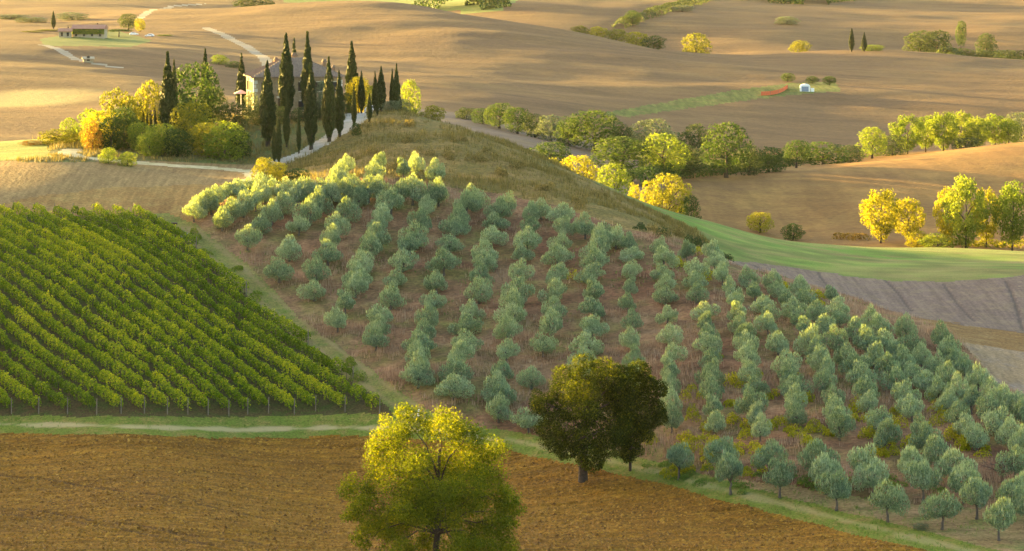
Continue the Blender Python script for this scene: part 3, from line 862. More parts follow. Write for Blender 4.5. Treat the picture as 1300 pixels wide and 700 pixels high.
# ------------------------------------------------------------------ vineyard: straight rows on the slope, each row one thing
POST = plain('weathered_post', C(.20, .16, .12), C(.12, .10, .08), 8, .9, .01)
a0 = ground(182, 524); a1 = ground(48, 430)
vd = np.array([a1[0] - a0[0], a1[1] - a0[1]]); vd /= np.linalg.norm(vd)
vn = np.array([vd[1], -vd[0]])            # to the right of the rows
SP = 2.55 * abs(vd[1])
rv = np.random.default_rng(21)
rows = []
for i in range(-20, 40):
    base = a0[:2] + vn * SP * i
    s = np.arange(-60, 130, .5)
    x = base[0] + vd[0] * s; y = base[1] + vd[1] * s
    ok = (y > 230) & (region_at(x, np.maximum(y, 10)) == ID['vineyard_ground']) & (x / np.maximum(y, 1) > -.19)
    if ok.sum() < 8: continue
    ss = s[ok]
    rows.append((i, base, ss.min() + rv.uniform(.2, 1.0), ss.max() - rv.uniform(.2, .8)))
rows = rows[::-1]                           # first row lies along the grass lane, on the right
print('vine rows', len(rows), [round(r[3] - r[2]) for r in rows])
for j, (i, base, s0, s1) in enumerate(rows):
    L = s1 - s0
    n = int(L * 190)
    s = rv.uniform(s0, s1, n)
    plantk = np.floor(s / 1.05).astype(int) + 400
    amp = np.where(rv.random(1000) < .05, .45, rv.uniform(.72, 1.22, 1000))[plantk]; lift = rv.uniform(-.18, .22, 1000)[plantk]
    # within a plant the canopy bulges in the middle
    bul = .72 + .28 * np.cos((s / 1.05 % 1 - .5) * math.pi * 1.2)
    ang = rv.uniform(-.6, math.pi + .6, n)
    rad = rv.uniform(.70, 1.06, n)
    w = .47 * amp * bul * rad; hh = .82 * amp * bul * rad
    lat = np.cos(ang) * w
    z0 = .88 + lift * .6 + np.sin(ang) * hh
    z0 = np.where(rv.random(n) < .05, z0 + rv.uniform(.1, .35, n), z0)
    x = base[0] + vd[0] * s + vn[0] * lat; y = base[1] + vd[1] * s + vn[1] * lat
    org = np.array([base[0] + vd[0] * s0, base[1] + vd[1] * s0]); oz = float(zat(*org))
    z = zat(x, y) + z0
    P = np.c_[x - org[0], y - org[1], z - oz]
    N = np.c_[vn[0] * np.cos(ang), vn[1] * np.cos(ang), np.sin(ang)] + rv.normal(size=(n, 3)) * .55
    V, F = leaf_quads(P, N, .195, rv, .8, 0, .25)
    tint = np.clip(rv.normal(.45, .20, n) + (amp - 1) * .45 + vnoise(x, y, 6) * .25 + (z0 - 1.0) * .22, 0, 1)
    e = empty('vine_row', (org[0], org[1], oz))
    link('foliage', np_mesh('foliage', V, F, tint), LEAF['vine'], e)
    st = MB()
    for q in np.arange(s0 + .3, min(s1, s0 + 30), 1.05):
        px, py = base[0] + vd[0] * q - org[0], base[1] + vd[1] * q - org[1]
        pz = float(zat(px + org[0], py + org[1])) - oz
        st.tube([(px, py, pz - .1), (px + .04, py, pz + .5), (px - .02, py, pz + .8)], [.03, .024, .02], 5)
    prop(st.build('vine_stems', BARK, e), kind='stuff')
    for q in (s0 - .15, s1 + .1):
        px, py = base[0] + vd[0] * q - org[0], base[1] + vd[1] * q - org[1]
        pz = float(zat(px + org[0], py + org[1])) - oz
        MB().tube([(px, py, pz - .2), (px - vd[0] * .1, py - vd[1] * .1, pz + 1.75)], [.055, .05], 6).build('end_post', POST, e)
    prop(e, 'green vine row along the grass lane, on the right edge of the vineyard' if j == 0 else
         f'green vine row, {NUM[j]} from the grass lane on the right of the vineyard', 'vine row', 'vine rows on the vineyard slope')
# ------------------------------------------------------------------ the two big trees at the edge of the ploughed field
def big_tree(name, u, vb, blobs_px, n, size, mat, label, trunk_r, lean, bl_extra=None, keep=.70, lo=.55, seed=1, y=None, fork=.28, clump=(.32, .50)):
    """blobs_px: (u, v, radius px, depth offset m) of the crown's masses, measured at the tree's own distance"""
    rng = np.random.default_rng(seed)
    if y is None:
        g = ground(u, vb)
    else:
        t, s = pix_dir(u, vb); g = np.array([t * y, y, float(zat(t * y, y))])
    px = FPX / g[1]
    B = []
    for (bu, bv, br, dy) in blobs_px:
        t, s = pix_dir(bu, bv)
        c = np.array([t * (g[1] + dy), g[1] + dy, CAM_Z + s * (g[1] + dy)]) - g
        R0 = br / px
        # break each mass into smaller clumps
        for q in range(9):
            d = rand_dir(1, rng)[0]; rr = R0 * rng.uniform(*clump)
            B.append((tuple(c + d * (R0 - rr * .8)), (rr, rr, rr * rng.uniform(.75, 1))))
        B.append((tuple(c), (R0 * .62,) * 3))
    e = empty(name, tuple(g))
    P, d, k = blob_points(B, n, rng, lo, 1.10, keep)
    N = d + rng.normal(size=d.shape) * .9
    V, F = leaf_quads(P, N, size, rng, .66, 0, .3)
    bt = rng.uniform(-.14, .14, len(B))
    tint = np.clip(rng.normal(.47, .17, len(P)) + bt[k], 0, 1)
    link('crown', np_mesh('crown', V, F, tint), LEAF[mat], e)
    H = max(b[0][2] for b in B)
    m = MB()
    hf = H * fork
    path = [(0, 0, -.5), (0, 0, .0), (lean * .25, .05, hf * .4), (lean * .7, 0, hf * .75), (lean, .05, hf), (lean * 1.5, -.1, hf * 1.5), (lean * 1.2, .1, H * .62), (lean * 1.6, 0, H * .8)]
    m.tube(path, [trunk_r * 1.45, trunk_r * 1.15, trunk_r, trunk_r * .92, trunk_r * .85, trunk_r * .6, trunk_r * .38, trunk_r * .12], 10)
    link('trunk', m.mesh('trunk', True), BARK, e)
    cents = [blobs_px[i] for i in range(len(blobs_px))]
    for i, (bu, bv, br, dy) in enumerate(cents):
        t, s = pix_dir(bu, bv)
        c = Vector(np.array([t * (g[1] + dy), g[1] + dy, CAM_Z + s * (g[1] + dy)]) - g)
        zs = max(hf * .9, min(c.z * .62, H * .7))
        k1 = max(1, next((q for q in range(1, len(path)) if path[q][2] >= zs), len(path) - 1))
        pa, pb = Vector(path[k1 - 1]), Vector(path[k1])
        p0 = pa.lerp(pb, min(1, max(0, (zs - pa.z) / (pb.z - pa.z))))
        mid = p0.lerp(c, .45) + Vector((rng.uniform(-.3, .3), rng.uniform(-.3, .3), (c - p0).length * .16))
        b = MB().tube([p0, p0.lerp(mid, .5) + Vector((0, 0, .1)), mid, c], [trunk_r * .40, trunk_r * .32, trunk_r * .22, trunk_r * .08], 6)
        for q in range(3):
            tip = c + Vector(rand_dir(1, rng)[0]) * br / px * .8
            b.tube([mid.lerp(c, .4 + .2 * q), tip], [trunk_r * .12, trunk_r * .04], 5)
        link('limb', b.mesh('limb', True), BARK, e)
    prop(e, label, 'tree')
    return e

YEL = [(497,556,34,0),(520,540,30,-1.5),(560,545,32,1),(590,560,34,-1),(622,585,34,.5),(480,590,34,1),(455,625,28,0),(447,650,18,-.6),(478,640,36,-1.5),
       (520,600,44,-2.5),(560,600,46,2),(590,615,42,-2),(632,628,34,1),(500,660,34,1.5),(545,650,44,3),(590,660,44,2),(632,668,30,-1),(565,640,40,-4),(525,645,36,-4),
       (612,690,30,-2),(462,680,20,-1),(640,700,26,0),(505,692,26,-3),(585,695,30,-4),(490,665,30,2),(645,650,24,0),(540,690,26,3)]
big_tree('tree', 552, 722, YEL, 72000, .175, 'yellow_tree', 'large spreading tree with yellow lit top in front of the ploughed field', .27, .25, seed=4, lo=.35, keep=.5, fork=.24)
DARK = [(715,490,30,0),(745,477,28,-1),(775,475,27,1),(700,515,28,-1),(735,515,40,-2.5),(765,512,42,2),(700,545,26,0),(728,550,38,-2),(760,548,42,-2.5),
        (745,575,28,-1.5),(720,572,20,0),(690,510,18,1),(772,566,26,1),(785,540,30,1),(786,505,28,0),(780,488,22,-1)]
big_tree('tree', 740, 611, DARK, 46000, .18, 'dark', 'dark dense round tree with thick trunk beside the ploughed field', .42, .1, seed=6, lo=.62, keep=.72, fork=.34)
DARK2 = [(802,486,30,0),(824,500,24,0),(800,515,34,0),(824,528,24,.5),(806,548,26,0),(800,570,18,0)]
big_tree('tree', 800, 598, DARK2, 23000, .18, 'dark', 'smaller dark tree on a thin trunk touching the dark round tree', .13, .05, seed=8, lo=.62, keep=.72, fork=.3)

# ------------------------------------------------------------------ cypresses: column, top row, foot row, width, distance if the foot is hidden
CYP = [
 (307,71,122,13,488,'cypress standing free at the left corner of the farmhouse'),
 (340,82,186,20,None,'broad cypress in front of the left end of the farmhouse'),
 (364,46,152,20,466,'very tall cypress before the middle of the farmhouse, left of the tallest one'),
 (374,51,120,12,500,'cypress top rising behind the farmhouse roof'),
 (391,44,152,17,466,'tallest cypress, before the right half of the farmhouse'),
 (395,88,190,16,None,'cypress on a bare trunk in front of the tallest cypress'),
 (418,76,180,15,None,'slim cypress beside the driveway at the right end of the farmhouse'),
 (431,93,174,13,None,'narrow cypress beside the driveway, just right of the farmhouse'),
 (447,56,125,18,486,'cone shaped cypress behind the yellow tree right of the farmhouse'),
 (459,91,135,8,474,'little cypress in front of the yellow tree, right of the farmhouse'),
 (449.5,108,162,7,None,'thin young cypress at the upper bend of the driveway, left side'),
 (469,120,155,7,None,'thin young cypress at the upper bend of the driveway, right side'),
 (476.5,92,140,7,474,'slender cypress touching the left side of the blunt topped cypress'),
 (484,86,142,12,472,'thick blunt topped cypress on the ridge right of the driveway'),
 (479,110,147,5,None,'very thin young cypress at the foot of the blunt topped cypress'),
 (498,88,138,6,474,'slender cypress, left one of the rightmost pair on the ridge'),
 (503.5,83,140,10,472,'rightmost tall cypress on the ridge'),
 (509,125,143,4,470,'tiny cypress right of the rightmost tall cypress'),
 (364,120,187,7,None,'thin young cypress on the slope below the farmhouse'),
 (379.5,142,195,6,None,'thin young cypress on the slope, right of its taller twin'),
 (354,143,209,8,None,'young cypress at the foot of the slope where the driveway begins'),
 (348.5,160,206,6,None,'small young cypress left of the one at the driveway foot'),
 (214,70,168,21,452,'dark thick cypress among the golden bushes on the left'),
 (222,78,160,9,456,'narrow cypress leaning on the dark thick cypress among the bushes'),
 (261,65,110,13,482,'dark cypress top behind the round green tree on the left'),
 (182,140,166,5,458,'small cypress spire among golden bushes, leftmost of the little cluster'),
 (187,144,168,4,455,'small cypress spire, second of the little cluster among the bushes'),
 (192,146,168,4,457,'small cypress spire, third of the little cluster among the bushes'),
 (197,138,167,5,458,'small cypress spire, rightmost of the little cluster among the bushes'),
 (1081,37,62,7,1382,'distant cypress on the far hill, left and taller of two'),
 (1097,42,60,6,1384,'distant cypress on the far hill, right and shorter of two'),
 (68,15,40,6,1270,'distant cypress beside the far farm on the left'),
]
for i, (u, vt, vb, w, y, lb) in enumerate(CYP):
    plant_px('cypress', 'cypress', u, vt, vb, w * 1.22, lb, 'cypress', 'cypress', 'cypresses', y, var=i * 5 + 1)

# ------------------------------------------------------------------ trees and shrubs: kind, leaves, column, top, foot, width, distance, label
TREES = [
 # golden thicket left of the farmhouse
 ('bush','green',247,82,150,56,462,'tall round green tree in the thicket left of the farmhouse'),
 ('bush','amber',192,104,150,34,462,'golden brown tree left of the dark thick cypress'),
 ('bush','amber',150,114,158,40,458,'golden round topped tree above the orange bush'),
 ('bush','gold',127,142,199,40,446,'big golden bush beside the bend of the dirt track'),
 ('bush','rust',118,155,196,24,443,'orange bush against the big golden bush'),
 ('bush','green',158,138,192,38,448,'dark green bush between golden bush and dark thick cypress'),
 ('bush','lime',178,156,194,28,444,'yellow green bush below the little cypress cluster'),
 ('bush','lime',205,158,203,40,440,'green bush at the foot of the dark thick cypress'),
 ('bush','amber',243,130,200,48,450,'large brown green bush under the tall round tree'),
 ('bush','green',226,164,204,32,438,'low green bush above the straight part of the dirt track'),
 ('bush','lime',285,156,209,48,438,'broad green bush at the right end of the thicket'),
 ('bush','amber',262,158,207,40,441,'brown green bush in the middle of the thicket front'),
 ('bush','deep',298,131,178,38,460,'shaded bush below the farmhouse left corner'),
 ('bush','rust',43,178,206,28,452,'rust red bush at the left end of the golden hedge'),
 ('bush','amber',72,164,205,40,452,'golden bush between rust red bush and track bend'),
 ('bush','lime',88,150,196,20,456,'wispy tall yellow bush in the left golden hedge'),
 ('bush','amber',103,163,197,28,456,'amber bush at the right of the left golden hedge'),
 ('bush','lime',138,188,208,20,None,'small yellow bush at the dirt track, the left one'),
 ('bush','lime',162,193,211,22,None,'small yellow green bush at the dirt track, the right one'),
 ('bush','amber',336,201,233,26,None,'amber bush where dirt track and driveway meet'),
 ('bush','gold',352,206,233,24,None,'gold green bush just right of the amber track bush'),
 ('bush','green',376,214,234,30,None,'low green bush between gold bush and olive tops'),
 ('bush','green',176,124,168,26,464,'small green tree behind the golden brown tree'),
 ('bush','lime',115,140,190,34,452,'yellow bush top behind the orange bush'),
 ('bush','green',141,150,196,30,444,'green bush tucked between the big golden bush and the yellow track bush'),
 ('bush','deep',270,110,168,34,466,'green bush leaning on the right of the tall round tree'),
 ('bush','green',225,118,176,36,456,'dark bush right beside the thick cypress'),
 ('bush','lime',190,168,203,30,438,'bush just above the dirt track between the two yellow green bushes'),
 ('bush','green',303,162,205,28,440,'small bush at the right foot of the thicket'),
 ('bush','amber',168,128,176,26,456,'amber bush between the golden tree and the little cypress cluster'),
 # round the farmhouse
 ('bush','sage',320,118,152,22,468,'grey green shrub at the farmhouse left corner'),
 ('bush','deep',333,132,158,26,462,'dark shaded shrub below the farmhouse front'),
 ('bush','deep',352,134,160,26,462,'dark shaded shrub under the two tall cypresses'),
 ('bush','sage',409,104,150,18,466,'pale olive bush against the farmhouse right wall'),
 ('bush','deep',385,136,162,30,463,'shaded shrub beneath the tallest cypress'),
 ('bush','deep',412,136,160,24,464,'shaded shrub beneath the slim driveway cypress'),
 ('bush','green',440,118,152,22,474,'green shrub behind the narrow driveway cypress'),
 ('broad','gold',455,98,142,30,480,'bright yellow tree right of the farmhouse'),
 ('broad','lime',474,110,146,26,480,'yellow green tree behind the small ridge cypresses'),
 ('bush','sage',497,128,148,24,468,'grey green shrub at the foot of the rightmost cypress pair'),
 ('bush','sage',512,126,148,20,470,'grey shrub right of the rightmost cypress'),
 ('broad','lime',520,103,142,26,490,'pale yellow green tree at the right end of the ridge garden'),
 ('bush','green',452,156,172,14,None,'low green hedge bush on the driveway edge'),
 ('bush','amber',549,134,162,28,470,'dark round bush with amber side alone on the ridge'),
 # valley line, upper row
 ('bush','deep',592,137,154,28,790,'leftmost low tree of the upper valley tree line'),
 ('bush','green',613,138,160,28,775,'second tree of the upper valley tree line'),
 ('broad','green',634,132,164,36,765,'taller round tree, third of the upper valley tree line'),
 ('broad','green',657,137,168,36,755,'fourth tree of the upper valley tree line'),
 ('bush','deep',679,145,170,30,750,'fifth tree of the upper valley tree line'),
 ('bush','sage',699,147,174,36,745,'pale tree, sixth of the upper valley tree line'),
 ('bush','green',722,149,180,34,735,'seventh tree of the upper valley tree line'),
 ('broad','green',755,142,184,72,730,'widest tree of the upper valley tree line'),
 ('bush','deep',792,160,184,32,728,'tree at the right end of the upper valley tree line'),
 # valley wood
 ('bush','deep',668,190,214,30,640,'small bush left of the low valley wood'),
 ('broad','green',700,181,216,54,650,'round green tree behind the bright yellow valley tree'),
 ('broad','green',790,174,232,74,665,'wide dark tree in the middle of the valley wood'),
 ('broad','sage',828,153,200,64,740,'pale green tree at the back of the valley wood'),
 ('broad','lime',842,171,230,56,668,'light green tree in the middle of the valley wood'),
 ('broad','deep',882,160,214,42,720,'dark tree behind the tallest tree of the valley wood'),
 ('broad','deep',870,185,228,44,676,'low dark tree below the light green valley tree'),
 ('broad','green',922,157,216,60,682,'tallest round tree at the right end of the valley wood'),
 ('bush','deep',952,186,213,30,690,'bush at the right foot of the tallest valley tree'),
 ('bush','green',976,187,212,42,700,'green bush right of the valley wood, by the hedge'),
 ('broad','green',1011,179,212,36,760,'round tree above the hedge end on the brown hill'),
 ('bush','green',1045,181,210,62,790,'wide bush behind the brown hill crest'),
 ('bush','deep',1080,185,206,32,800,'small dark bush behind the brown hill crest'),
 ('broad','lime',1107,162,204,36,820,'yellow green tree standing apart at the left of the poplar line'),
 ('bush','deep',1133,172,204,34,830,'dark bush at the left foot of the poplar line'),
 ('poplar','lime',1152,149,204,44,835,'first tall yellow green poplar behind the brown hill'),
 ('poplar','lime',1175,150,204,36,845,'second poplar of the line behind the brown hill'),
 ('poplar','lime',1197,145,203,44,838,'third and tallest poplar of the line behind the brown hill'),
 ('poplar','lime',1220,146,202,40,850,'fourth poplar of the line behind the brown hill'),
 ('poplar','lime',1241,151,200,38,840,'fifth poplar of the line behind the brown hill'),
 ('poplar','lime',1263,148,200,42,852,'sixth poplar of the line behind the brown hill'),
 ('bush','deep',1226,175,204,40,825,'dark bush under the poplar line'),
 ('broad','sage',1296,144,196,40,860,'grey green tree at the right edge after the poplar line'),
 ('broad','lime',1280,152,197,30,846,'last yellow green tree of the poplar line'),
 # bright yellow trees
 ('broad','gold',700,202,232,30,596,'smaller bright yellow tree, leftmost in the valley'),
 ('broad','gold',733,199,246,56,585,'bright yellow round tree behind the ridge'),
 ('broad','lime',780,209,254,44,575,'yellow green tree right of the bright yellow round tree'),
 ('bush','gold',805,234,258,18,560,'small yellow bush at the crest of the green field'),
 ('broad','gold',826,231,262,26,556,'yellow bush left of the ochre round tree'),
 ('broad','amber',850,223,272,52,552,'ochre round tree behind the green field crest'),
 ('bush','green',876,250,274,26,548,'low green bush right of the ochre round tree'),
 ('broad','gold',965,270,300,34,590,'small yellow round tree alone below the brown hill'),
 ('bush','green',1007,284,308,26,580,'small dark green bush alone below the brown hill'),
 ('poplar','gold',1118,244,312,52,562,'bright yellow poplar, left one of the pair'),
 ('poplar','gold',1152,256,314,46,566,'bright yellow poplar, right one of the pair'),
 ('bush','gold',1165,294,316,30,556,'low yellow bush at the foot of the poplar pair'),
 ('bush','lime',1190,297,320,42,552,'low yellow green bushes left of the tall poplar group'),
 ('poplar','gold',1203,242,318,36,560,'left poplar of the tall group on the right'),
 ('poplar','lime',1226,232,322,58,552,'tallest poplar of the tall group on the right'),
 ('poplar','gold',1252,244,321,42,560,'middle poplar of the tall group on the right'),
 ('poplar','lime',1285,237,324,54,552,'large poplar of the tall group at the right edge'),
 # far land
 ('bush','deep',1168,40,66,40,1440,'far dark bush, left part of the clump on the skyline hill'),
 ('bush','deep',1190,40,67,40,1450,'far dark bush, right part of the clump on the skyline hill'),
 ('broad','deep',1252,43,76,26,1500,'far round dark tree right of the hilltop clump'),
 ('broad','green',1220,27,50,13,1650,'small lone tree on the upper far slope'),
 ('bush','sage',999,21,41,30,1760,'pale bush on the far slope above the golden crest'),
 ('bush','lime',1107,57,68,30,1396,'low yellow bush under the two distant cypresses'),
 ('bush','amber',1015,52,62,26,1420,'low ochre bush on the golden crest'),
 ('bush','deep',1222,62,74,30,1460,'low dark hedge bush, nearest to the hilltop clump'),
 ('bush','deep',1248,64,76,34,1470,'low dark hedge bush under the far round tree'),
 ('bush','deep',1276,64,77,36,1480,'low dark hedge bush near the right edge of the far hill'),
 ('bush','deep',1300,64,78,34,1490,'low dark hedge bush cut by the right edge'),
 ('bush','amber',884,43,64,36,1500,'lone amber topped bush on the far hill'),
 ('broad','green',803,14,34,20,1720,'small tree at the end of the far hedgerow'),
 ('broad','sage',866,7,24,28,1850,'pale tree on the top slope by the far hedgerow'),
 ('bush','amber',736,33,40,22,1405,'leftmost golden bush on the middle crest'),
 ('bush','gold',758,34,42,24,1405,'second golden bush on the middle crest'),
 ('bush','amber',782,37,46,28,1400,'third golden bush on the middle crest'),
 ('bush','gold',808,41,53,30,1395,'fourth bush on the middle crest'),
 ('bush','green',830,46,60,30,1385,'green bush at the right end of the middle crest'),
 ('broad','green',1000,93,112,17,1125,'small green tree beside the orange netting'),
 ('broad','green',1031,97,114,16,1122,'small green tree right behind the white shed'),
 ('broad','green',1053,97,116,17,1115,'small green tree standing right of the white shed'),
 ('broad','deep',163,18,44,24,1290,'dark tree behind the far farm'),
 ('broad','gold',178,24,47,14,1270,'yellow tree beside the white cars of the far farm'),
 ('pine','green',151,36,56,26,1215,'flat topped pine in front of the far farmhouse'),
 ('bush','gold',62,40,54,30,1240,'low yellow bush left of the far farm'),
 ('bush','gold',40,46,56,26,1225,'flat yellow bush at the far left of the farm lawn'),
 ('bush','lime',210,44,56,18,1235,'small yellow green bush right of the far farm'),
 ('bush','sage',15,18,32,44,1420,'pale bush at the left edge on the far hill'),
 ('bush','sage',40,22,38,40,1380,'pale bush left of the distant farm cypress'),
 ('bush','sage',92,16,30,40,1400,'pale bushes behind the far farmhouse roof'),
 ('bush','lime',278,70,92,22,1010,'yellow green bush beside the white far road'),
 ('bush','green',297,78,94,22,1000,'low green bush at the end of the white far road'),
 ('bush','deep',322,-4,8,50,1560,'dark bush at the top edge above the white road'),
]
GROUPS = {'poplar': 'poplars'}
for i, (kd, mt, u, vt, vb, w, y, lb) in enumerate(TREES):
    nm = {'broad': 'tree', 'bush': 'bush', 'poplar': 'poplar_tree', 'pine': 'pine_tree'}[kd]
    ct = {'broad': 'tree', 'bush': 'bush', 'poplar': 'poplar', 'pine': 'pine'}[kd]
    plant_px(kd, mt, u, vt, vb, w * (1.25 if i < 30 else 1.12), lb, nm, ct, None, y, var=i * 7 + 2)

# far woods that read as one mass, and hedges
def foliage_band(name, pts, w, h, per_m, size, mat, label, cat, ymin, kind=None):
    g = gline(pts, ymin); rng = np.random.default_rng(len(g) * 13 + int(h * 10))
    Ps, Ns = [], []
    for (x0, y0), (x1, y1) in zip(g[:-1], g[1:]):
        L = math.hypot(x1 - x0, y1 - y0); n = int(L * per_m)
        t = rng.random(n); ang = rng.uniform(0, math.pi, n)
        dx, dy = (x1 - x0) / L, (y1 - y0) / L
        am = .75 + .5 * (vnoise(t * L + x0, t * 0 + y0, w * 1.3) + .5) + .3 * vnoise(t * L, t * 0, w * .5)
        lat = np.cos(ang) * w * .5 * am; zz = np.sin(ang) * h * am * rng.uniform(.8, 1.05, n)
        x = x0 + dx * t * L - dy * lat; y = y0 + dy * t * L + dx * lat
        Ps.append(np.c_[x, y, zat(x, y) + zz]); Ns.append(np.c_[-dy * np.cos(ang), dx * np.cos(ang), np.sin(ang)] + rng.normal(size=(n, 3)) * .5)
    P = np.concatenate(Ps); N = np.concatenate(Ns)
    o0 = P[0].copy(); o0[2] = float(zat(o0[0], o0[1]))
    V, F = leaf_quads(P - o0, N, size, rng, .8, 0, .2)
    o = link(name, np_mesh(name, V, F, np.clip(rng.normal(.5, .17, len(P)), 0, 1)), LEAF[mat])
    o.location = tuple(o0)
    return prop(o, label, cat, None, kind)
foliage_band('hedge', [(800,236),(830,229),(870,225),(930,219),(995,211)], 4.5, 3.0, 75, .5, 'green', 'long clipped hedge in the valley, left of the brown hill', 'hedge', 600)
foliage_band('hedge', [(1170,307),(1220,312),(1300,314)], 3, 1.2, 60, .35, 'gold', 'low golden hedge under the poplar group', 'hedge', 520)
foliage_band('hedge', [(1062,303),(1080,304),(1098,306)], 2.5, 1.2, 60, .35, 'rust', 'low reddish scrub hedge left of the poplar pair', 'hedge', 540)
foliage_band('hedge', [(785,36),(830,20),(880,6),(900,-2)], 8, 4, 26, .9, 'deep', 'dark far hedgerow climbing the top slope', 'hedge', 1500)
foliage_band('wood', [(930,-4),(975,2),(1020,4),(1060,-6)], 40, 9, 40, 1.6, 'green', 'dark far wood at the top edge', 'wood', 1700, 'stuff')
foliage_band('wood', [(560,6),(600,10),(640,6)], 40, 8, 40, 1.6, 'green', 'far wood beside the green meadow at the top', 'wood', 1600, 'stuff')
foliage_band('hedge', [(1200,72),(1260,74),(1320,78)], 9, 3.0, 26, .9, 'deep', 'long low dark hedge along the far hill at right', 'hedge', 1420)
# ------------------------------------------------------------------ the farmhouse on the hill
STONE = plain('warm_stone', C(.34, .26, .16), C(.24, .17, .10), 1.6, .9, .04)
QUOIN = plain('pale_quoin', C(.55, .50, .42), C(.45, .40, .32), 3, .9, .02)
TILE = plain('roof_tiles', C(.24, .17, .12), C(.15, .105, .08), 2.5, .85, .05)
DARKW = plain('dark_shutter', C(.045, .03, .02), None, 5, .7, .01)
GLASS = plain('window_glass', C(.03, .035, .04), None, 2, .15, 0, .5)
BRICK = plain('chimney_brick', C(.30, .18, .10), C(.22, .13, .08), 5, .9, .02)
PLASTER = plain('pale_plaster', C(.38, .31, .21), C(.30, .24, .16), 1.2, .9, .02)
WHITE = plain('white_paint', C(.78, .78, .76), C(.7, .7, .68), 3, .6, .005)

HY = 476.0
_t, _s = pix_dir(373, 100)
hx = _t * HY
hz0 = float(zat(hx, HY))
HW, HD = 13.6, 10.5
TH = R(11)
hb = hz0 - .8
eave = CAM_Z + pix_dir(373, 99)[1] * (HY - HD / 2) - hb
def hip_roof(W, D, z, rise, ridge, over=.45, thick=.16):
    m = MB()
    a, b = W / 2 + over, D / 2 + over
    for dz in (0, thick):
        m.v += [(-a, -b, z + dz), (a, -b, z + dz), (a, b, z + dz), (-a, b, z + dz)]
    m.v += [(-ridge / 2, 0, z + rise + thick), (ridge / 2, 0, z + rise + thick)]
    m.f += [(3, 2, 1, 0), (0, 1, 5, 4), (1, 2, 6, 5), (2, 3, 7, 6), (3, 0, 4, 7), (4, 5, 9, 8), (5, 6, 9), (6, 7, 8, 9), (7, 4, 8)]
    return m
def ribs(m, W, D, z, rise, ridge, over=.45, thick=.16, step=.42):
    """rounded tile courses running down the front and back slopes"""
    a, b = W / 2 + over, D / 2 + over
    for sgn in (-1, 1):
        for x in np.arange(-a + .2, a, step):
            top = 1.0 if abs(x) < ridge / 2 else (a - abs(x)) / (a - ridge / 2)
            if top < .05: continue
            m.tube([(x, sgn * b, z + thick + .04), (x, sgn * b * (1 - top), z + thick + .04 + rise * top)], [.08, .08], 5)
    for sgn in (-1, 1):
        for y in np.arange(-b + .2, b, step):
            top = (b - abs(y)) / b
            m.tube([(sgn * a, y, z + thick + .04), (sgn * (a - (a - ridge / 2) * top), y, z + thick + .04 + rise * top)], [.08, .08], 5)
    return m
house = empty('farmhouse', (hx, HY, hb), TH)
MB().box((0, 0, eave / 2), (HW, HD, eave)).build('wall', STONE, house)
roof = hip_roof(HW, HD, eave, 2.75, 2.6).build('roof', TILE, house)
prop(ribs(MB(), HW, HD, eave, 2.75, 2.6).build('tile_courses', TILE, roof), kind='stuff')
for (cx, cyy, w, h, zz) in ((.2, .8, .9, .9, eave + 2.3), (4.7, -.6, .6, 1.35, eave + .9), (6.4, 1.5, .5, 1.1, eave + .1), (-2.6, 1.2, .6, .9, eave + 1.6)):
    c = MB().box((cx, cyy, zz + h / 2), (w, w * .8, h)).build('chimney', BRICK, roof)
    c2 = MB().box((cx, cyy, zz + h + .08), (w * 1.3, w * 1.05, .14)).box((cx, cyy, zz + h + .3), (w * .8, w * .65, .3))
    c2.f = c2.f; me = c2.mesh('chimney'); 
    for p in me.polygons: pass
    o = link('chimney_cap', me, TILE, roof)
for k in range(int(eave / .62)):          # corner stones
    for sx in (-1, 1):
        w = .62 if k % 2 else .38
        MB().box((sx * (HW / 2 - w / 2 + .03), -HD / 2 + .19, .35 + k * .62), (w + .05, .46, .5)).build('quoin', QUOIN, house)
def window(x, z, w=.95, h=1.35, face='front', arch=False):
    if face == 'front':
        pos = lambda d: (x, -HD / 2 - d, z); sz = lambda a, d, b: (a, d, b)
    else:
        pos = lambda d: (-HW / 2 - d, x, z); sz = lambda a, d, b: (d, a, b)
    f = MB().box(pos(.03), sz(w + .24, .10, h + .24)).build('window', QUOIN, house)
    MB().box(pos(.085), sz(w, .02, h)).build('pane', GLASS, f)
    c = pos(.12)
    MB().box((c[0], c[1], c[2] - h / 2 - .1), sz(w + .4, .26, .1)).build('sill', QUOIN, f)
    for sg in (-1, 1):
        q = pos(.10); off = sg * (w / 2 + .02)
        ctr = (q[0] + off, q[1], q[2]) if face == 'front' else (q[0], q[1] + off, q[2])
        MB().box(ctr, sz(w * .5, .05, h)).build('shutter', DARKW, f)
up = eave - 1.35
for x in (-4.9, -2.1, .75, 3.4, 5.6):
    window(x, up)
for x in (-4.9, .75, 3.4):
    window(x, up - 2.9)
for x in (-2.8, .2, 2.9):
    window(x, up, face='left')
window(-1.0, up - 2.9, face='left')
dr = MB().box((-2.1, -HD / 2 - .04, 1.9), (1.9, .10, 3.2)).build('door', DARKW, house)
MB().box((-2.1, -HD / 2 - .06, 3.62), (2.4, .16, .3)).build('lintel', QUOIN, dr)
MB().box((0, -HD / 2 - 1.4, .9), (HW * .9, 2.6, 1.5)).build('terrace', STONE, house)
prop(house, 'stone farmhouse with hipped tile roof among the hilltop cypresses', 'house')

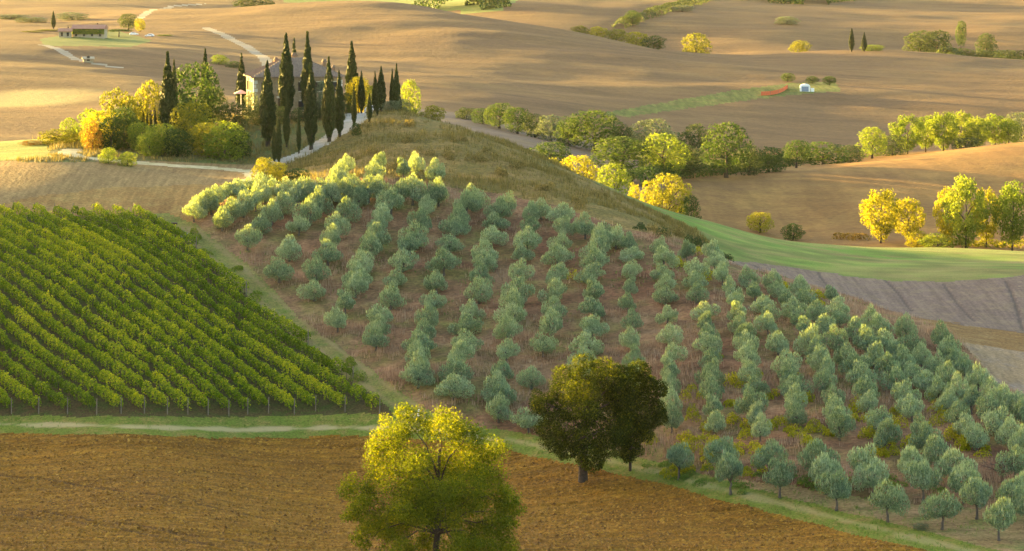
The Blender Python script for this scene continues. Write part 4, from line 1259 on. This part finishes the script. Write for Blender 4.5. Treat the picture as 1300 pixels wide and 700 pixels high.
# low wall and parasol left of the house
_t, _s = pix_dir(300, 127); wx = _t * 482
MB().box((wx, 482, float(zat(wx, 482)) + .4), (6.5, .5, 1.5), R(6)).build('garden_wall', PLASTER)
prop(bpy.data.objects['garden_wall'], 'low sunlit garden wall at the left of the farmhouse', 'wall')
_t, _s = pix_dir(306, 128); px_ = _t * 474
par = empty('parasol', (px_, 474, float(zat(px_, 474))))
_top = CAM_Z + pix_dir(306, 114)[1] * 474 - par.location.z
MB().tube([(0, 0, -.1), (0, 0, _top)], [.05, .04], 6).build('pole', WHITE, par)
pm = MB()
pm.v = [(1.15 * math.cos(k * math.pi / 4), 1.15 * math.sin(k * math.pi / 4), _top - .55) for k in range(8)] + [(0, 0, _top)] + \
       [(1.1 * math.cos(k * math.pi / 4), 1.1 * math.sin(k * math.pi / 4), _top - .62) for k in range(8)] + [(0, 0, _top - .1)]
pm.f = [(k, (k + 1) % 8, 8) for k in range(8)] + [(9 + (k + 1) % 8, 9 + k, 17) for k in range(8)] + [(k, 9 + k, 9 + (k + 1) % 8, (k + 1) % 8) for k in range(8)]
pm.build('canopy', plain('pink_canvas', C(.62, .42, .38), None, 3, .9, .005), par)
prop(par, 'small pale pink parasol at the farmhouse left corner', 'parasol')

# ------------------------------------------------------------------ vehicles and small buildings
RUB = plain('tyre_rubber', C(.02, .02, .02), None, 5, .8, .005)
def car(name, loc, rz, paint, label, sc=1.0):
    e = empty(name, loc, rz, (sc, sc, sc))
    prof = [(-2.05, .35), (-2.05, .85), (-1.75, .98), (-1.15, 1.42), (.35, 1.45), (1.0, .98), (1.9, .85), (2.1, .6), (2.1, .35)]
    b = MB(); n = len(prof)
    for yy, k in ((-.84, 1), (.84, 1)):
        b.v += [(x, yy * (.86 if z > 1.2 else 1), z) for x, z in prof]
    b.f += [tuple(range(n)), tuple(reversed(range(n, 2 * n)))] + [(i, n + i, n + (i + 1) % n, (i + 1) % n) for i in range(n)]
    b.build('body', paint, e)
    g = MB()
    for yy in (-.80, .80):
        g.box((-.38, yy, 1.17), (1.75, .06, .34), 0, .85)
    g.box((.74, 0, 1.2), (.1, 1.3, .36)).box((-1.5, 0, 1.2), (.1, 1.3, .34))
    prop(g.build('glazing', GLASS, e), kind='stuff')
    for x in (-1.3, 1.3):
        for yy in (-.78, .78):
            w = MB().tube([(x, yy - .1, .33), (x, yy + .1, .33)], [.33, .33], 14).build('wheel', RUB, e)
            MB().tube([(x, yy - .115, .33), (x, yy + .115, .33)], [.19, .19], 10).build('rim', WHITE, w)
    for yy in (-.6, .6):
        MB().box((2.07, yy, .66), (.08, .34, .16)).build('headlight', WHITE, e)
    return prop(e, label, 'car')
CARW = plain('white_car_paint', C(.78, .78, .78), C(.75, .75, .75), 2, .25, 0, .5)
def on_ground(u, v, y):
    t, s = pix_dir(u, v)
    return (t * y, y, float(zat(t * y, y)))
g = on_ground(474, 138, 477); car('car', (g[0], g[1], g[2] + .02), R(70), CARW, 'white car half hidden by cypresses at the top of the driveway', .9)
g = ground(170, 45, 900); car('car', tuple(g), R(8), CARW, 'white car parked beside the yellow tree of the far farm', .85)
g = ground(190, 47, 900); car('car', tuple(g), R(172), CARW, 'white car parked at the right end of the far farm', .85)

REDTILE = plain('red_roof', C(.34, .17, .11), C(.26, .13, .09), 1.5, .9, .05)
def cottage(name, loc, rz, W, D, H, rise, wall, roofm, label, nwin=4, creeper=False):
    e = empty(name, loc, rz)
    MB().box((0, 0, H / 2 - .4), (W, D, H + .8)).build('wall', wall, e)
    m = MB(); a, b = W / 2 + .4, D / 2 + .5
    m.v = [(-a, -b, H), (a, -b, H), (a, b, H), (-a, b, H), (-a, -b, H + .15), (a, -b, H + .15), (a, b, H + .15), (-a, b, H + .15), (-a, 0, H + rise), (a, 0, H + rise)]
    m.f = [(3, 2, 1, 0), (0, 1, 5, 4), (2, 3, 7, 6), (1, 2, 6, 9, 5), (3, 0, 4, 8, 7), (4, 5, 9, 8), (6, 7, 8, 9)]
    r = m.build('roof', roofm, e)
    if W > 4: MB().box((W * .25, .3, H + rise + .1), (.6, .5, 1.0)).build('chimney', BRICK, r)
    for i in range(nwin):
        x = (i + .5) / nwin * W - W / 2
        f = MB().box((x, -D / 2 - .04, 1.2), (.9, .1, 1.5)).build('window', DARKW, e)
        MB().box((x, -D / 2 - .08, 1.2), (.6, .1, 1.2)).build('pane', GLASS, f)
    if creeper:
        rng = np.random.default_rng(2)
        n = 1500
        P = np.c_[rng.uniform(-W / 2, W / 2, n), np.full(n, -D / 2 - .15) + rng.normal(size=n) * .12, rng.uniform(H * .42, H * .98, n)]
        V, F = leaf_quads(P, np.tile([0, -1, .2], (n, 1)) + rng.normal(size=(n, 3)) * .5, .55, rng, .8)
        link('creeper', np_mesh('creeper', V, F, np.clip(rng.normal(.5, .15, n), 0, 1)), LEAF['lime'], e)
    return prop(e, label, 'house')
g = ground(114, 47.5, 900); cottage('farmhouse', tuple(g), R(-3), 12.5, 7, 3.3, 1.6, PLASTER, REDTILE, 'far farmhouse with creeper covered front and red roof on the lawn', 4, True)
g = ground(83, 47.5, 900); cottage('cottage', tuple(g), R(4), 4.6, 5, 2.2, 1.3, PLASTER, REDTILE, 'small red roofed annexe left of the far farmhouse', 2)
g = ground(151, 36, 900)
g = ground(112, 79, 700); cottage('hut', tuple(g), R(10), 3.0, 2.4, .9, .8, PLASTER, PLASTER, 'tiny pale hut alone in the far field at left', 1)
# white shed with round roof, and the netting beside it
g = ground(1022, 116, 900)
shed = empty('shed', tuple(g), R(-4))
SW, SH = 3.6, 2.6
m = MB(); ns = 9
for yy in (-1.6, 1.6):
    m.v += [(-SW / 2, yy, -.3)] + [(SW / 2 * math.cos(math.pi - math.pi * k / (ns - 1)) , yy, SH * .62 + .95 * math.sin(math.pi * k / (ns - 1))) for k in range(ns)] + [(SW / 2, yy, -.3)]
q = ns + 2
m.f = [tuple(reversed(range(q))), tuple(range(q, 2 * q))] + [(i, i + 1, q + i + 1, q + i) for i in range(q - 1)]
m.build('shell', WHITE, shed)
MB().box((0, -1.66, .85), (2.4, .08, 1.7)).build('door', plain('blue_grey_door', C(.20, .26, .36), None, 3, .6, .005), shed)
MB().box((2.6, -.6, .45), (1.1, 1.1, 1.3)).build('lean_to', WHITE, shed)
prop(shed, 'white round roofed shed with grey blue front on the far hill', 'shed')
ng = gline([(966, 121.5), (978, 121), (988, 119), (994, 116.5), (1000, 112.5)], 900)
net = MB()
for (x0, y0), (x1, y1) in zip(ng[:-1], ng[1:]):
    b = len(net.v)
    for (x, y) in ((x0, y0), (x1, y1)):
        z = float(zat(x, y))
        net.v += [(x, y, z - .1), (x, y, z + 1.35), (x + .05, y + .12, z + 1.35), (x + .05, y + .12, z - .1)]
    net.f += [(b, b + 4, b + 5, b + 1), (b + 1, b + 5, b + 6, b + 2), (b + 2, b + 6, b + 7, b + 3)]
ne = empty('netting', (0, 0, 0))
net.build('mesh_panel', plain('orange_net', C(.62, .13, .05), None, 6, .8, .01), ne)
for (x, y) in ng:
    MB().tube([(x, y, float(zat(x, y)) - .2), (x, y, float(zat(x, y)) + 1.55)], [.06, .06], 6).build('stake', POST, ne)
prop(ne, 'orange plastic netting fence beside the white shed', 'netting')

# ------------------------------------------------------------------ small things at the vineyard's upper corner
g = ground(217, 294)
st = empty('wooden_stand', tuple(g), R(12))
WOODD = plain('dark_wood', C(.10, .065, .045), C(.05, .035, .025), 6, .85, .02)
MB().tube([(0, 0, -.2), (.03, 0, .5), (0, 0, .85)], [.22, .17, .2], 8).build('post', WOODD, st)
MB().box((0, 0, .98), (1.5, .8, .26), 0, 1.08).build('top', WOODD, st)
prop(st, 'dark flat topped wooden stand at the upper corner of the vineyard', 'stand')
def boulder(name, loc, r, sq, mat, label, seed):
    rng = np.random.default_rng(seed)
    import bmesh
    bm = bmesh.new(); bmesh.ops.create_icosphere(bm, subdivisions=3, radius=1)
    for v in bm.verts:
        k = 1 + .12 * math.sin(v.co.x * 3 + seed) + .1 * math.sin(v.co.y * 4 + v.co.z * 3)
        v.co = Vector((v.co.x * sq[0], v.co.y * sq[1], max(v.co.z, -.4) * sq[2])) * k * r
    me = bpy.data.meshes.new(name); bm.to_mesh(me); bm.free()
    me.polygons.foreach_set('use_smooth', np.full(len(me.polygons), True, bool))
    o = link(name, me, mat); o.location = loc
    return prop(o, label, 'rock')
g = ground(234, 302); boulder('boulder', (g[0], g[1], g[2] + .25), .65, (1.1, .8, .75), plain('pale_rock', C(.30, .28, .25), C(.2, .19, .17), 3, .9, .03), 'pale grey boulder right of the dark wooden stand', 2)
g = ground(376, 262)
tk = empty('water_tank', tuple(g), R(5), (.7, .7, .7))
BLUE = plain('blue_plastic', C(.03, .04, .07), None, 4, .5, .005)
MB().tube([(-.75, 0, .55), (-.7, 0, .55), (.7, 0, .55), (.75, 0, .55)], [.38, .5, .5, .38], 12).build('drum', BLUE, tk)
MB().box((-.45, 0, .05), (.15, .8, .3)).build('cradle', WOODD, tk); MB().box((.45, 0, .05), (.15, .8, .3)).build('cradle', WOODD, tk)
prop(tk, 'dark blue tank lying between the sunlit olive trees', 'tank')
g = ground(531.5, 528)
mk = empty('marker_post', tuple(g))
MB().tube([(0, 0, -.2), (0, 0, .62)], [.13, .12], 8).build('post', WHITE, mk)
MB().tube([(0, 0, .62), (0, 0, .72), (0, 0, .76)], [.14, .12, .03], 8).build('cap', WHITE, mk)
prop(mk, 'small white marker post behind the yellow topped tree', 'post')

# bare branched tree and brushwood at lower right
g = ground(1272, 616)
bt = empty('bare_tree', tuple(g))
rb = np.random.default_rng(9)
m = MB(); REDB = plain('reddish_bark', C(.15, .085, .06), C(.08, .05, .04), 6, .9, .02)
m.tube([(0, 0, -.2), (.05, 0, .8), (-.05, 0, 1.7)], [.13, .10, .08], 7).build('trunk', REDB, bt)
for k in range(13):
    a = k * 2.4; L = rb.uniform(1.6, 2.9)
    p0 = Vector((-.03, 0, rb.uniform(1.0, 1.75))); pth = [p0]
    d = Vector((math.cos(a) * .95, math.sin(a) * .6, rb.uniform(.1, .75))).normalized()
    for s in range(4):
        d = (d + Vector(rb.normal(size=3)) * .28).normalized(); pth.append(pth[-1] + d * L / 4)
    b = MB().tube(pth, [.05, .042, .032, .022, .01], 5)
    for s in (1, 2, 3):
        for q in range(2):
            dd = (d + Vector(rb.normal(size=3)) * .7).normalized()
            b.tube([pth[s], pth[s] + dd * .5, pth[s] + dd * .95 + Vector((0, 0, .1))], [.022, .015, .006], 4)
    b.build('branch', REDB, bt)
prop(bt, 'leafless reddish branched tree among the headland olives at the right edge', 'bare tree')
g = ground(1169, 672); plant('bush', 'sage', (g[0], g[1], g[2] - .1), 1.5, .55, 'low heap of grey green cut brush on the headland', 'brush_heap', 'brush')

# ------------------------------------------------------------------ scattered low growth: nobody could count it
def scatter_xy(n, ids, rng, ylo, yhi, dens=None, tmax=.185):
    """random plan points on the given fields, more or less even in the picture"""
    y = np.exp(rng.uniform(math.log(ylo), math.log(yhi), n)); x = rng.uniform(-tmax, tmax, n) * y
    ok = np.isin(region_at(x, y), [ID[i] for i in ids])
    x, y = x[ok], y[ok]
    if dens is not None:
        u, v = to_pix(x, y, zat(x, y))
        ok = rng.random(len(x)) < dens(x, y, u, v)
        x, y = x[ok], y[ok]
    return x, y
def tufts(name, x, y, h, spread, blades, width, mat, label, cat, rng, lean=.35):
    n = len(x); b = blades
    X = np.repeat(x, b) + rng.normal(size=n * b) * spread; Y = np.repeat(y, b) + rng.normal(size=n * b) * spread
    H = np.repeat(h if np.ndim(h) else np.full(n, h), b) * rng.uniform(.55, 1.2, n * b)
    Z = zat(X, Y) - .03
    a = rng.uniform(0, 6.28, n * b); W = width * rng.uniform(.6, 1.3, n * b)
    tip = np.c_[X + np.cos(a + 1.3) * H * lean * rng.random(n * b), Y + np.sin(a + 1.3) * H * lean * rng.random(n * b), Z + H]
    p0 = np.c_[X - np.cos(a) * W, Y - np.sin(a) * W, Z]; p1 = np.c_[X + np.cos(a) * W, Y + np.sin(a) * W, Z]
    V = np.stack([p0, p1, tip], 1).reshape(-1, 3)
    t = np.repeat(np.clip(rng.normal(.5, .2, n), 0, 1), b) * .7 + rng.random(n * b) * .3
    return prop(link(name, np_mesh(name, V, np.arange(3 * n * b).reshape(-1, 3), t), LEAF[mat]), label, cat, None, 'stuff')
rs = np.random.default_rng(31)
# dry straw between the olives, thicker low on the slope
x, y = scatter_xy(160000, ['olive_grove_ground'], rs, 255, 408, lambda x, y, u, v: np.clip(.04 + 1.6 * (vnoise(x, y, 4.5) - .03) + .22 * smooth(360, 480, v), .02, 1) * .75)
tufts('dry_grass', x, y, .62 + vnoise(x, y, 7) * .5, .22, 5, .035, 'straw', 'dry pinkish grass between the olive rows', 'grass', rs)
x, y = scatter_xy(30000, ['olive_grove_ground'], rs, 255, 408, lambda x, y, u, v: np.clip(vnoise(x + 70, y, 6) * 1.6 - .1, 0, 1) * .8)
tufts('grove_weeds', x, y, .32, .25, 5, .045, 'turf', 'low green weeds in patches between the olive trees', 'weeds', rs)
x, y = scatter_xy(46000, ['grassy_ridge', 'farm_hill'], rs, 398, 480, lambda x, y, u, v: np.clip(.35 + vnoise(x, y, 6) * .9, .03, 1))
tufts('hill_grass', x, y, .62 + vnoise(x, y, 5) * .6, .3, 5, .05, 'heath', 'rough tawny grass over the ridge and the farm hill', 'grass', rs)
x, y = scatter_xy(60000, ['field_verge'], rs, 245, 345, lambda x, y, u, v: np.clip(.5 + vnoise(x, y, 3) * .9 + .5 * (np.interp(u, E_U, E_V) - v < 6) - .45 * (np.abs(np.interp(u, E_U, E_V) - 9.5 - v) < 4) * (u < 640), 0, 1) * .6)
tufts('verge_grass', x, y, .26 + vnoise(x, y, 2.5) * .22, .14, 5, .03, 'turf', 'green grass along the edge of the ploughed field', 'grass', rs)
x, y = scatter_xy(40000, ['grass_lane', 'headland'], rs, 245, 395, lambda x, y, u, v: np.clip(.25 + vnoise(x, y, 4) * 1.0 + .6 * ((u > 800) & (v < np.interp(u, [640, 850, 1000, 1150, 1300], [570, 606, 622, 640, 655])) & (u < 1130)), 0, 1) * .8)
tufts('lane_grass', x, y, .24 + vnoise(x, y, 2.5) * .2, .16, 5, .032, 'turf', 'green grass in the lane and on the headland', 'grass', rs)
x, y = scatter_xy(30000, ['vineyard_ground'], rs, 300, 392, lambda x, y, u, v: np.clip(.2 + vnoise(x, y, 4), 0, 1) * .6)
tufts('vineyard_grass', x, y, .2, .2, 4, .035, 'turf', 'grass on the vineyard floor between the rows', 'grass', rs)

# yellow flowering weeds: patches
def weed_mass(name, spots, mat, label, seed, per=170, size=.20):
    rng = np.random.default_rng(seed); Ps, Ns = [], []
    for (u, v, w, h) in spots:
        g = ground(u, v)
        for q in range(max(2, int(w / 7))):
            cx = g[0] + rng.uniform(-.5, .5) * w / FPX * g[1]; cyy = g[1] + rng.normal() * 1.2
            r = rng.uniform(.45, .9); hh = h / FPX * g[1] * rng.uniform(.6, 1.1)
            d = rand_dir(per, rng); d[:, 2] = np.abs(d[:, 2])
            P = np.c_[cx + d[:, 0] * r, cyy + d[:, 1] * r, zat(cx, cyy) + d[:, 2] * hh * rng.uniform(.5, 1.05, per)]
            Ps.append(P); Ns.append(d + rng.normal(size=d.shape) * .7)
    P = np.concatenate(Ps); N = np.concatenate(Ns)
    V, F = leaf_quads(P, N, size, rng, .6, .5)
    return prop(link(name, np_mesh(name, V, F, np.clip(rng.normal(.5, .18, len(P)), 0, 1)), LEAF[mat]), label, 'weeds', None, 'stuff')
WEED = [(735,360,16,14),(862,566,34,16),(832,560,26,14),(885,575,40,16),(900,560,30,14),(892,545,18,12),(880,505,22,16),(886,526,18,18),(926,490,16,16),(938,492,16,12),(925,512,16,12),
        (937,540,22,14),(945,572,30,14),(940,552,18,12),(985,545,30,14),(1000,552,24,12),(985,510,18,12),(1012,560,30,14),(975,575,30,14),(1030,512,18,14),(1035,545,22,12),(1055,552,20,12),
        (1085,522,22,22),(1092,535,20,14),(1107,556,26,18),(1118,562,24,14),(1145,545,20,24),(1140,530,20,18),(1152,556,18,16),(1128,578,30,14),(1150,590,24,12),(1188,522,20,18),(1196,540,26,22),
        (1206,556,28,20),(1216,568,28,16),(1185,508,16,12),(1250,580,20,12),(1075,470,14,10),(1135,468,14,10),(1045,378,24,10),(1003,368,20,8),(1032,384,18,10),(864,336,16,12),(898,352,14,12),(880,322,12,10),
        (960,480,14,10),(905,455,10,8),(1010,480,14,10),(860,600,40,12),(885,596,40,10),(960,600,30,10)]
weed_mass('yellow_weeds', WEED, 'weed', 'yellow flowering weeds between the lower olive rows', 41)
weed_mass('lane_weeds', [(406,462,12,12),(418,470,10,8),(460,474,16,14),(328,374,10,9),(262,320,10,8),(440,470,10,6),(248,302,8,8),(300,345,8,6),(380,430,10,8)], 'lime', 'bright green weeds along the grass lane', 42)
weed_mass('ridge_shrubs', [(470,195,20,12),(520,180,26,12),(560,200,30,12),(600,205,30,12),(640,225,26,12),(690,240,26,14),(740,262,24,12),(820,292,24,12),(840,300,20,14),(870,306,24,14),(890,312,20,14),
                           (760,250,20,8),(580,180,20,10),(620,195,20,10),(660,215,24,10),(500,215,20,10),(540,220,24,10),(428,196,20,10),(520,160,18,9)], 'heath', 'low tawny shrubs dotted over the grassy ridge', 43, 130, .24)
weed_mass('lush_grass', [(842,592,44,6),(882,602,44,6),(905,606,40,6),(955,612,44,6),(1015,614,44,6),(1030,620,30,5),(1085,616,44,6),(1140,612,40,6),(1185,618,30,5)], 'turf', 'lush green grass patch between headland olives and yellow weeds', 46, 130, .16)
weed_mass('crest_scrub', [(838,300,20,14),(868,307,24,14),(888,313,22,14),(905,320,20,12),(815,290,16,10),(922,330,16,10)], 'deep', 'dark scrub where the grove meets the green field', 45, 150, .24)
OLV = [(440,208),(432,216),(480,206),(476,216),(512,212),(528,206),(552,214),(426,224)]
for k, (u, v) in enumerate(OLV):
    olive(u, v, RNG.uniform(2.8, 3.4), RNG.uniform(2.8, 3.4), f'small grey olive tree below the driveway, {NUM[k]} of the scattered ones on the bank', 'olive trees on the bank below the driveway')
# clods on the front field
rc = np.random.default_rng(55)
yy = np.exp(rc.uniform(math.log(248), math.log(322), 120000)); xx = rc.uniform(-.18, .18, len(yy)) * yy
ok = region_at(xx, yy) == ID['ploughed_field']; xx, yy = xx[ok][:52000], yy[ok][:52000]
n = len(xx); r = rc.gamma(3.0, .032, n).clip(.04, .24)
octa = np.array([(1, 0, 0), (0, 1, 0), (-1, 0, 0), (0, -1, 0), (0, 0, 1)], float)
Vc = octa[None] * r[:, None, None] * rc.uniform(.6, 1.3, (n, 5, 3)); Vc[:, 4, 2] *= .8
a = rc.uniform(0, 6.28, n); ca, sa = np.cos(a)[:, None], np.sin(a)[:, None]
Vx = Vc[..., 0] * ca - Vc[..., 1] * sa + xx[:, None]; Vy = Vc[..., 0] * sa + Vc[..., 1] * ca + yy[:, None]
Vz = Vc[..., 2] + (zat(xx, yy) - .01)[:, None]
Fc = (np.arange(n)[:, None, None] * 5 + np.array([(0, 1, 4), (1, 2, 4), (2, 3, 4), (3, 0, 4)])[None]).reshape(-1, 3)
prop(link('clods', np_mesh('clods', np.stack([Vx, Vy, Vz], -1).reshape(-1, 3), Fc, np.repeat(np.clip(rc.normal(.5, .22, n), 0, 1), 4)), LEAF['clod']), 'loose brown clods over the ploughed field', 'clods', None, 'stuff')
# ------------------------------------------------------------------ haze: one closed box of pale air round camera and land
hz = MB().box((0, 3400, 60), (15000, 7600, 180)).mesh('haze')
hm, hnt, hout = nodes_of('pale_air')
hv = hnt.nodes.new('ShaderNodeVolumePrincipled')
hv.inputs['Color'].default_value = (.90, .90, .92, 1)
hv.inputs['Density'].default_value = 0.000006
hv.inputs['Anisotropy'].default_value = 0.35
hnt.links.new(hv.outputs[0], hout.inputs['Volume'])
prop(link('haze', hz, hm), kind='stuff')
